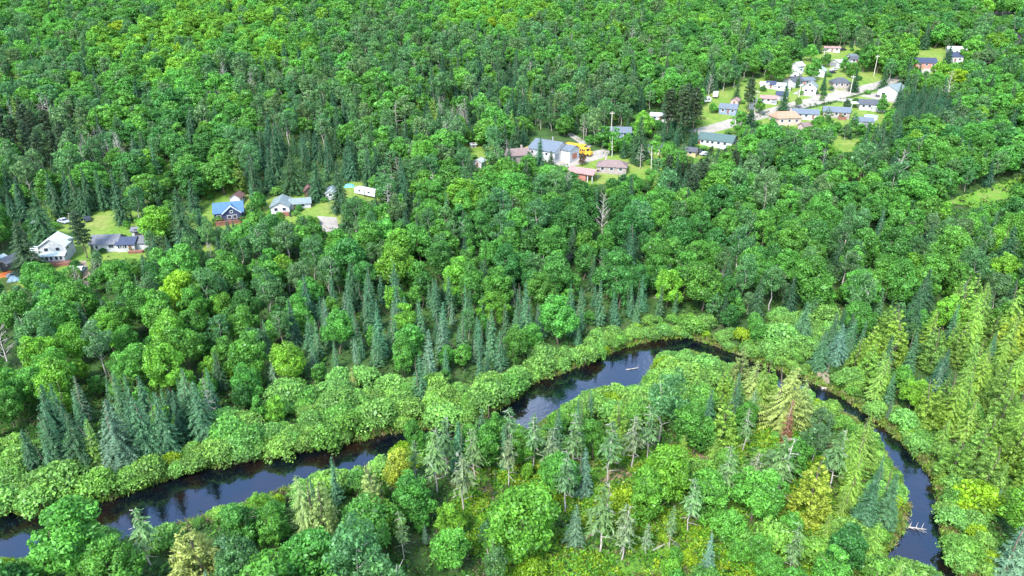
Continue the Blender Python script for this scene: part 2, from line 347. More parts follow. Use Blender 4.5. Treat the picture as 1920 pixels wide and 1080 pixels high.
def trunk_mb(H, r, top=.8, limbs=0, Rr=3, crook=.02, z0=.35):
    m = MB(); n = 6; pts = []; x = y = 0.
    for i in range(n + 1):
        pts.append((x, y, -.6 + (H * top + .6) * i / n)); x += G.normal(scale=crook * H); y += G.normal(scale=crook * H)
    m.tube(pts, [r * (1 - .8 * i / n) for i in range(n + 1)], 7)
    for k in range(limbs):
        a = G.uniform(0, 6.28); i = G.integers(2, n); p = Vector(pts[i]); L = Rr * G.uniform(.45, .85)
        m.tube([p, p + Vector((math.cos(a) * L * .5, math.sin(a) * L * .5, L * .45)), p + Vector((math.cos(a) * L, math.sin(a) * L, L * .8))], [r * .38, r * .25, r * .08], 5)
    return m
def bare_mb(H, r, nb, spread=.22, up=.5, base=.3, twigs=3):
    m = MB(); pts = []; x = y = 0.
    for i in range(8):
        pts.append(Vector((x, y, -.5 + (H + .5) * i / 7))); x += G.normal(scale=.012 * H); y += G.normal(scale=.012 * H)
    m.tube(pts, [r * (1 - .85 * i / 7) for i in range(8)], 7)
    for k in range(nb):
        t = base + (1 - base) * (k + .5) / nb; z = t * 7; i = min(6, int(z)); p = pts[i].lerp(pts[i + 1], z - i); a = k * 2.4 + G.normal(scale=.4)
        L = H * spread * (1.15 - t) * G.uniform(.6, 1.2) + .4; d = Vector((math.cos(a), math.sin(a), up + G.normal(scale=.2))); e = p + d * L
        m.tube([p, p + d * L * .5 + Vector((0, 0, .05 * L)), e], [r * .35 * (1.2 - t) + .025, r * .22 * (1.2 - t) + .02, .02], 4)
        for w in range(twigs):
            s = G.uniform(.35, .9); b = a + G.choice([-1, 1]) * G.uniform(.5, 1.1); l2 = L * G.uniform(.3, .55); p2 = p.lerp(e, s)
            m.tube([p2, p2 + Vector((math.cos(b) * l2, math.sin(b) * l2, l2 * (up * .8 + G.normal(scale=.2))))], [.035, .018], 3)
    return m

def quad_pad(mb):
    v = np.array([tuple(p) for p in mb.v]); f = []
    for q in mb.f:
        if len(q) == 4: f.append(q)
        elif len(q) == 3: f.append([q[0], q[1], q[2], q[2]])
    return v, f
KINDS = {}
class Kind: pass
def kind(name, H, variants, build, trunkmat, lod=.5):
    """variants of a kind of tree at its nominal size: a trunk mesh, a crown mesh, and one light mesh of both for far trees"""
    K = Kind(); K.name = name; K.H = H; K.trunk = []; K.crown = []; K.whole = []; KINDS[name] = K
    for i in range(variants):
        tb, (lv, la) = build(i); k = len(lv) // 4
        K.trunk.append(tb.mesh('trunk', trunkmat))
        K.crown.append(np_mesh('crown', lv, np.arange(4 * k).reshape(-1, 4), [FOL], var=la) if k else None)
        if k and lod < 1:
            sel = np.sort(G.choice(k, int(k * lod), replace=False)); L = lv.reshape(k, 4, 3)[sel]; c = L.mean(1, keepdims=True)
            L = (c + (L - c) * (1 / lod) ** .5 * 1.02).reshape(-1, 3); a = la.reshape(k, 4)[sel].ravel()
        else: L, a = lv, la
        tv = np.array([tuple(p) for p in tb.v]); tf = [q for q in tb.f if len(q) == 4]
        n = len(L); Q = np.concatenate([np.arange(n).reshape(-1, 4), np.array(tf) + n]) if n else np.array(tf)
        K.whole.append(np_mesh(name, np.concatenate([L, tv]) if n else tv, Q, [FOL, trunkmat], [0] * (n // 4) + [1] * len(tf), np.concatenate([a, np.zeros(len(tv))]) if n else np.zeros(len(tv))))
    return K
U = G.uniform
kind('maple_tree', 13, 10, lambda i: (trunk_mb(13, .24, .75, 6, 4), lobed(13, 4.1 * U(.88, 1.1), .06 + .05 * (i % 3), 58 + 5 * (i % 4), 170, .215, (.22, .42), 1.3, .6, .7)), BARK)
kind('aspen_tree', 14, 5, lambda i: (trunk_mb(14, .17, .85, 5, 3), lobed(14, 3.5 * U(.9, 1.1), .2, 50, 120, .20, (.2, .36), 1.2, .55, .8)), PALE)
kind('birch_tree', 14, 2, lambda i: (trunk_mb(14, .19, .9, 6, 3), lobed(14, 3.2, .38, 34, 95, .25, (.22, .36), 1.0, .55, .8)), BIRCH)
kind('spruce_tree', 14, 6, lambda i: (trunk_mb(14, .2, .97, 0), conifer(14, 3.25 * U(.86, 1.14), 34, 15, .04, .85, .42, .38, 8, .32, .3, .24, .05, .5, .01)), BARK)
kind('fir_tree', 12, 5, lambda i: (trunk_mb(12, .15, .97, 0), conifer(12, 1.8 * U(.85, 1.15), 32, 11, .05, .9, .15, .30, 6, .3, .28, .35, .08)), BARK)
def cedar(i):
    """a soft cone of many small upswept sprays, uneven all round"""
    if i % 2: return trunk_mb(12, .22, .95, 0), conifer(12, 3.0 * U(.85, 1.15), 30, 17, .03, .78, .18, .27, 9, .45, .3, .5, .1, 1.0, .025)
    H = 12; Rr = 3.2 * U(.82, 1.15); n_l = 120; V, A = [], []; bend = G.normal(scale=.03 * H, size=2); lob = U(0, 6.28, 3); la = U(-.25, .25, 3); pw = U(.75, .95)
    for k in range(n_l):
        t = 1 - math.sqrt(1 - (k + .5) / n_l * .995); t = min(.98, max(.02, t + G.normal(scale=.02))); a = k * 2.39996 + G.normal(scale=.35)
        rad = Rr * (1 - t) ** pw * (1 - .3 * max(0, .15 - t) / .15) * U(.62, 1.08) * (1 + float((la * np.cos((np.arange(3) + 1) * a - lob)).sum()))
        d = np.array([math.cos(a), math.sin(a), 0]); c = d * rad * .86 + np.array([0, 0, H * (.03 + .95 * t)]); c[:2] += bend * t * t
        r = (.20 + .66 * (1 - t) ** .8) * U(.75, 1.25); m = int(52 * (r / .7) ** 1.6) + 10
        n = unit(G.normal(size=(m, 3)) + d * .5 + np.array([0, 0, .4])); p = c + n * r * np.array([1, 1, .8]) * (U(.25, 1.1, (m, 1)) ** .6); p += d * (.25 * r) * U(0, 1.4, (m, 1)) - np.array([0, 0, .12 * r])
        v, _ = leaves(p, n + G.normal(scale=.5, size=(m, 3)), .17, .42, d * .7 + np.array([0, 0, .5]) + G.normal(scale=.5, size=(m, 3)))
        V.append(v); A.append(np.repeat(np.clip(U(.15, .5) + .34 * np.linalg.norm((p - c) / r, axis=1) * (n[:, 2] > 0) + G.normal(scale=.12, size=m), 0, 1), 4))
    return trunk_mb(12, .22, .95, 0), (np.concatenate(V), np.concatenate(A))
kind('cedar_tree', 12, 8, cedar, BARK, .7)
kind('lanky_fir_tree', 12, 5, lambda i: (bare_mb(12, .13, 16, .11, -.1, .22, 1), conifer(12, 1.7 * U(.8, 1.2), 17, 8, .42 + .05 * (i % 3), .65, .25, .36, 4, .45, .26, .3, .2, .8, .0)), PALE)
def pine(i):
    H = 16; m = trunk_mb(H, .24, .96, 0); V, A = [], []
    for k in range(46):
        t = .28 + .72 * (k + .5) / 46; a = k * 2.4 + G.normal(scale=.3); L = 3.6 * (1 - t) ** .55 * U(.5, 1.15) + .2; z = H * t
        e = np.array([math.cos(a) * L, math.sin(a) * L, z + .25 * L]); m.tube([(0, 0, z - .3), tuple(e)], [.07, .03], 4)
        for h in (1.0, .6):
            c = e * np.array([h, h, 1]); n = unit(G.normal(size=(46, 3)) + np.array([0, 0, .5])); p = c + n * np.array([1.05, 1.05, .5]) * U(.5, 1.05, (46, 1)) * (.6 + .4 * (1 - t) + .2)
            v, _ = leaves(p, n + G.normal(scale=.5, size=(46, 3)), .30, .3); V.append(v); A.append(np.repeat(np.clip(U(.1, .5) + G.normal(scale=.12, size=46), 0, 1), 4))
    return m, (np.concatenate(V), np.concatenate(A))
kind('pine_tree', 16, 3, pine, BARK)
def alder(i):
    m = MB()
    for k in range(7):
        a = k * .9; m.tube([(math.cos(a) * .3, math.sin(a) * .3, -.4), (math.cos(a) * 1.3, math.sin(a) * 1.3, 2.2), (math.cos(a) * 2, math.sin(a) * 2, 3.3)], [.07, .05, .02], 4)
    V, A = [], []
    for k in range(24):
        a = k * 2.4; r = 2.5 * math.sqrt((k + .5) / 24) * U(.85, 1.15); z = 3.4 - .30 * r * r * U(.7, 1.2); rr = U(.7, 1.15)
        n = unit(G.normal(size=(240, 3)) + np.array([0, 0, .8])); c = np.array([math.cos(a) * r, math.sin(a) * r, z - .3])
        p = c + n * rr * U(.7, 1.15, (240, 1)); p[:, 2] = np.maximum(p[:, 2], .15)
        v, _ = leaves(p, n + G.normal(scale=.8, size=(240, 3)), .135, .6); V.append(v); A.append(np.repeat(np.clip(U(.2, .65) + G.normal(scale=.2, size=240), 0, 1), 4))
    return m, (np.concatenate(V), np.concatenate(A))
kind('alder_bush', 4, 5, alder, BARK, .55)
NOL = (np.zeros((0, 3)), np.zeros(0))
kind('dead_tree', 13, 4, lambda i: (bare_mb(13, .2, 22, .2, [.9, .5, .2, .7][i], .3, 4), NOL), PALE, 1)
kind('dead_cedar', 9, 2, lambda i: (trunk_mb(9, .14, .97, 0), conifer(9, 1.35, 22, 9, .12, .8, .2, .3, 4, .3, .3, .4, .1)), PALE)

TINT = {   # leaf albedo, linear, and the words for it
    'mid': ((.094, .275, .044), 'mid-green'), 'bright': ((.145, .355, .038), 'bright yellow-green'), 'deep': ((.056, .195, .042), 'deep green'), 'fresh': ((.102, .320, .050), 'fresh green'),
    'grey': ((.112, .225, .086), 'grey-green'), 'aspen': ((.086, .225, .075), 'soft green'), 'dark': ((.044, .118, .054), 'dark green'), 'darkblue': ((.045, .126, .064), 'dark bluish'),
    'blue': ((.105, .205, .135), 'silvery blue'), 'bluegreen': ((.068, .175, .088), 'blue-green'), 'gold': ((.27, .36, .046), 'golden'), 'yellow': ((.168, .315, .050), 'yellow-green'),
    'olive': ((.140, .270, .056), 'olive green'), 'tan': ((.205, .285, .092), 'pale tan-green'), 'pine': ((.060, .115, .055), 'dull green'), 'alder': ((.172, .370, .080), 'light green'),
    'alderdeep': ((.135, .330, .060), 'leafy green'), 'lime': ((.21, .38, .022), 'lime yellow'), 'lichen': ((.145, .215, .105), 'lichen-grey'), 'rust': ((.22, .105, .055), 'rust-red'), 'brown': ((.105, .078, .05), 'red-brown'), 'none': ((.3, .3, .3), 'bare grey')}
SPEC = {   # height range, crown radius / height, spacing radius, tints, words
    'maple_tree': ((9.5, 14.5), .33, 2.75, 'round leafy tree'), 'aspen_tree': ((11, 16), .25, 2.5, 'slender leafy tree'), 'birch_tree': ((12, 15), .23, 2.6, 'white-stemmed birch'), 'spruce_tree': ((8.5, 15), .22, 2.15, 'pointed spruce'),
    'fir_tree': ((7, 12.5), .16, 1.5, 'spire-like fir'), 'cedar_tree': ((8.5, 14), .25, 2.1, 'feathery cedar'), 'lanky_fir_tree': ((8, 13), .14, 1.9, 'thin bare-stemmed fir'), 'pine_tree': ((13, 17), .22, 2.5, 'tiered pine'),
    'alder_bush': ((2.4, 5.4), .75, 1.25, 'rounded alder bush'), 'dead_tree': ((9, 14), .12, 1.5, 'leafless dead tree'), 'dead_cedar': ((7, 10), .15, 1.4, 'dead conifer')}
MIX = {
    'm': 'maple:mid:33 maple:fresh:20 maple:deep:10 maple:bright:5 aspen:aspen:13 aspen:grey:6 spruce:dark:9 fir:bluegreen:4 dead:none:1',
    'g': 'maple:deep:46 maple:mid:36 aspen:aspen:9 spruce:dark:5 dead:none:1', 'b': 'maple:bright:58 maple:fresh:24 maple:lime:4 aspen:aspen:8 spruce:dark:3',
    'a': 'aspen:aspen:36 aspen:grey:20 maple:mid:24 spruce:dark:14 maple:fresh:5 dead:none:2', 's': 'spruce:dark:45 spruce:darkblue:18 aspen:aspen:16 maple:mid:18 dead:none:2', 'S': 'spruce:dark:60 spruce:darkblue:28 aspen:grey:8',
    'k': 'spruce:dark:26 spruce:darkblue:9 aspen:aspen:20 aspen:grey:7 maple:mid:22 cedar:olive:7 fir:bluegreen:6 dead:none:3', 'p': 'pine:pine:60 spruce:dark:30 aspen:grey:10',
    'f': 'fir:bluegreen:34 fir:blue:7 spruce:darkblue:12 maple:fresh:22 maple:mid:13 maple:bright:7 aspen:aspen:6', 'c': 'cedar:yellow:40 cedar:olive:28 cedar:gold:2 maple:fresh:12 fir:bluegreen:9 fir:blue:4 maple:mid:5',
    'w': 'alder:alder:74 alder:alderdeep:18 fir:bluegreen:2 maple:fresh:2 cedar:tan:1', 'h': 'lanky:grey:16 lanky:lichen:6 fir:bluegreen:14 cedar:yellow:16 cedar:tan:5 maple:fresh:24 maple:bright:8 aspen:aspen:6 alder:alderdeep:12',
    'u': 'lanky:grey:10 lanky:lichen:4 maple:bright:12 maple:fresh:18 aspen:aspen:6 cedar:yellow:8 alder:alderdeep:18 fir:blue:3 alder:lime:14'}
SHORT = {'maple': 'maple_tree', 'aspen': 'aspen_tree', 'spruce': 'spruce_tree', 'fir': 'fir_tree', 'cedar': 'cedar_tree', 'lanky': 'lanky_fir_tree', 'pine': 'pine_tree', 'alder': 'alder_bush', 'dead': 'dead_tree', 'birch': 'birch_tree', 'deadcedar': 'dead_cedar'}
MIXES = {}
for k, s in MIX.items():
    e = [(SHORT[a], b, float(w)) for a, b, w in (x.split(':') for x in s.split())]; MIXES[k] = ([x[:2] for x in e], [x[2] for x in e])
ZONES = """
mmmmmbbbbmmaambbbmmmmmmmmgggggmm
mmmbbbbbbmmaaakkaammammmgmmmmmam
kammmbmaaaaaaksssamammsmmmmmmmmm
kkamggmmaakaakkkkaakmskmmmmmmkmm
ppkamggaSSSkaakkkmmmkspmmmmkmmmm
kkkmggkkSkkkkakmmmmmkpmmmmmmmmkm
skkskksskkkaammmmgggmmgmmmmmmmmm
mmkmmSkkmmmammmmmggggggggmmmaamm
amkmmmammmmmmmmmgggggmmmaaammmam
aammmbbmmmfffffmfffffmmmaammkmcm
aabmbmbmmffffffffffmmfmmwwfcmccc
abbmmbbmmbmmmfmfmwwwwwcwhhccffcc
mbffffmmbwwwwwwwwwwwwhchhhccfccc
mffffffwwwwwwwwhhmhhmmchmmcccccc
wffwwwwwwwwhhhhhhhhuuuummmchmccc
wwwwwwwwmbchhmuuhuuuuuuhhhcccccc
wwmmhmmmchmmmuuhhuuuuuuuhhhccccf
mmmmchmmcmmbmuuhuuuuuuuuhhmcmmff
""".split()
assert all(len(r) == 32 for r in ZONES) and len(ZONES) == 18
# what the photograph leaves open: no crown may stand in front of these (picture outlines of open ground, water and roofs)
OPEN = [
    [(0, 966), (95, 962), (215, 937), (300, 922), (370, 884), (470, 874), (560, 857), (690, 824), (800, 806), (800, 815), (745, 822), (700, 848), (650, 872), (560, 890), (530, 928), (470, 930), (400, 948), (330, 985), (280, 968), (240, 1015), (205, 990), (150, 978), (85, 1010), (70, 1042), (0, 1050)],
    [(965, 800), (970, 752), (1000, 724), (1080, 692), (1150, 667), (1190, 652), (1240, 639), (1290, 634), (1372, 662), (1310, 658), (1240, 658), (1213, 690), (1200, 722), (1110, 722), (1085, 742), (1050, 760), (1012, 800), (990, 800)],
    [(1607, 772), (1640, 788), (1690, 822), (1700, 852), (1745, 882), (1758, 920), (1770, 960), (1758, 1000), (1770, 1040), (1690, 1052), (1658, 1040), (1692, 985), (1706, 930), (1692, 880), (1662, 830), (1628, 797)],
    [(1522, 678), (1558, 678), (1562, 722), (1556, 748), (1530, 745)],
    [(105, 428), (150, 410), (225, 390), (232, 430), (262, 424), (274, 470), (230, 482), (185, 470), (180, 448), (130, 440)], [(80, 455), (115, 443), (140, 455), (142, 495), (88, 500)], [(0, 474), (32, 474), (46, 500), (44, 528), (0, 526)],
    [(150, 492), (162, 520), (176, 545), (160, 530)], [(372, 385), (395, 370), (440, 355), (465, 368), (462, 410), (400, 415), (378, 400)], [(352, 455), (374, 456), (368, 470)],
    [(498, 360), (560, 360), (572, 345), (592, 350), (600, 370), (632, 395), (630, 430), (606, 432), (600, 408), (570, 390), (500, 396)], [(618, 350), (625, 350), (625, 365), (618, 365)], [(655, 343), (705, 352), (705, 368), (660, 368)],
    [(288, 335), (320, 302), (324, 306), (296, 340)], [(992, 250), (1025, 243), (1070, 258), (1108, 275), (1142, 282), (1135, 297), (1105, 302), (1058, 310), (1035, 303), (1000, 285)],
    [(1066, 310), (1120, 298), (1148, 294), (1220, 320), (1215, 332), (1175, 320), (1112, 342), (1100, 338)], [(872, 274), (906, 270), (906, 290), (882, 288)], [(891, 295), (907, 296), (904, 310), (892, 308)], [(965, 278), (982, 280), (982, 296), (968, 294)],
    [(1140, 240), (1172, 238), (1172, 250), (1140, 252)], [(1238, 264), (1250, 270), (1250, 285)], [(1284, 274), (1320, 280), (1326, 292), (1295, 294)], [(1312, 242), (1345, 246), (1384, 264), (1378, 278), (1314, 270)],
    [(1312, 236), (1400, 212), (1500, 190), (1640, 157), (1640, 168), (1510, 204), (1400, 228), (1314, 250)],
    [(1315, 190), (1400, 150), (1490, 122), (1530, 85), (1600, 88), (1610, 115), (1645, 140), (1680, 155), (1702, 168), (1672, 190), (1655, 226), (1600, 232), (1560, 222), (1510, 238), (1445, 228), (1400, 212), (1330, 225), (1300, 215)],
    [(1564, 256), (1612, 264), (1600, 278), (1564, 282)], [(1716, 104), (1752, 102), (1785, 85), (1825, 95), (1826, 105), (1790, 116), (1750, 134), (1715, 128)], [(1720, 90), (1770, 88), (1765, 100), (1725, 98)],
    [(1765, 378), (1920, 322), (1920, 360), (1810, 392)], [(1894, 68), (1908, 68), (1905, 82), (1892, 82)], [(1862, 22), (1920, 20), (1920, 25), (1862, 27)], [(1226, 208), (1240, 210), (1240, 222), (1228, 222)],
    [(1415, 805), (1445, 800), (1450, 830), (1420, 850)], [(820, 296), (830, 296)]]
CS = 4
MASK = np.zeros((1300 // CS, 2200 // CS), bool)          # offset by 140 px
iy, ix = np.mgrid[0:MASK.shape[0], 0:MASK.shape[1]]
for p in OPEN:
    if len(p) > 2: MASK |= inside(p, ix * CS - 140 + CS / 2, iy * CS - 100 + CS / 2)
def masked(px, py):
    i, j = int((py + 100) // CS), int((px + 140) // CS)
    return 0 <= i < MASK.shape[0] and 0 <= j < MASK.shape[1] and MASK[i, j]
def hides(x, y, z, H, r, low=.12):
    for t, w in (((.35, .35), (.6, .3), (1.05, .5)) if H < 6 and r / H > .6 else ((low, .5), (.3, .9), (.5, .9), (.7, .65), (.88, .35), (1, 0))):
        px, py, s = proj(x, y, z + H * t)
        if masked(px, py): return True
        if w:
            for q in ((-1, 1) if w < .6 else (-1, -.5, .5, 1)):
                if masked(px + q * w * r * s, py): return True
    return False
TREES = []; GRIDH = {}; SOLID = []                       # SOLID: (x, y, radius) of buildings and parked things
def near(x, y, r):
    i, j = int(x // 6), int(y // 6)
    for a in (-1, 0, 1):
        for b in (-1, 0, 1):
            for (X, Y, q) in GRIDH.get((i + a, j + b), ()):
                if (X - x) ** 2 + (Y - y) ** 2 < ((r + q) * .94) ** 2: return True
    return False
def put(kind_, tint, x, y, H, wid=1.0, special=None, z=None):
    sp = SPEC[kind_]
    if z is None: z = float(ground_z(np.array([x]), np.array([y]))[0])
    GRIDH.setdefault((int(x // 6), int(y // 6)), []).append((x, y, sp[2] * H / ((sp[0][0] + sp[0][1]) / 2) * min(1, wid)))
    c = TINT[tint][0]; k = rnd.uniform(.82, 1.2); h = max(-.1, min(.1, rnd.gauss(0, .06)))
    TREES.append(dict(kind=kind_, tint=tint, x=x, y=y, z=z, H=H, wid=wid, rot=rnd.uniform(0, 6.28), var=rnd.randrange(len(KINDS[kind_].whole)), col=(c[0] * k * (1 + h), c[1] * k, c[2] * k * (1 - h)), special=special))
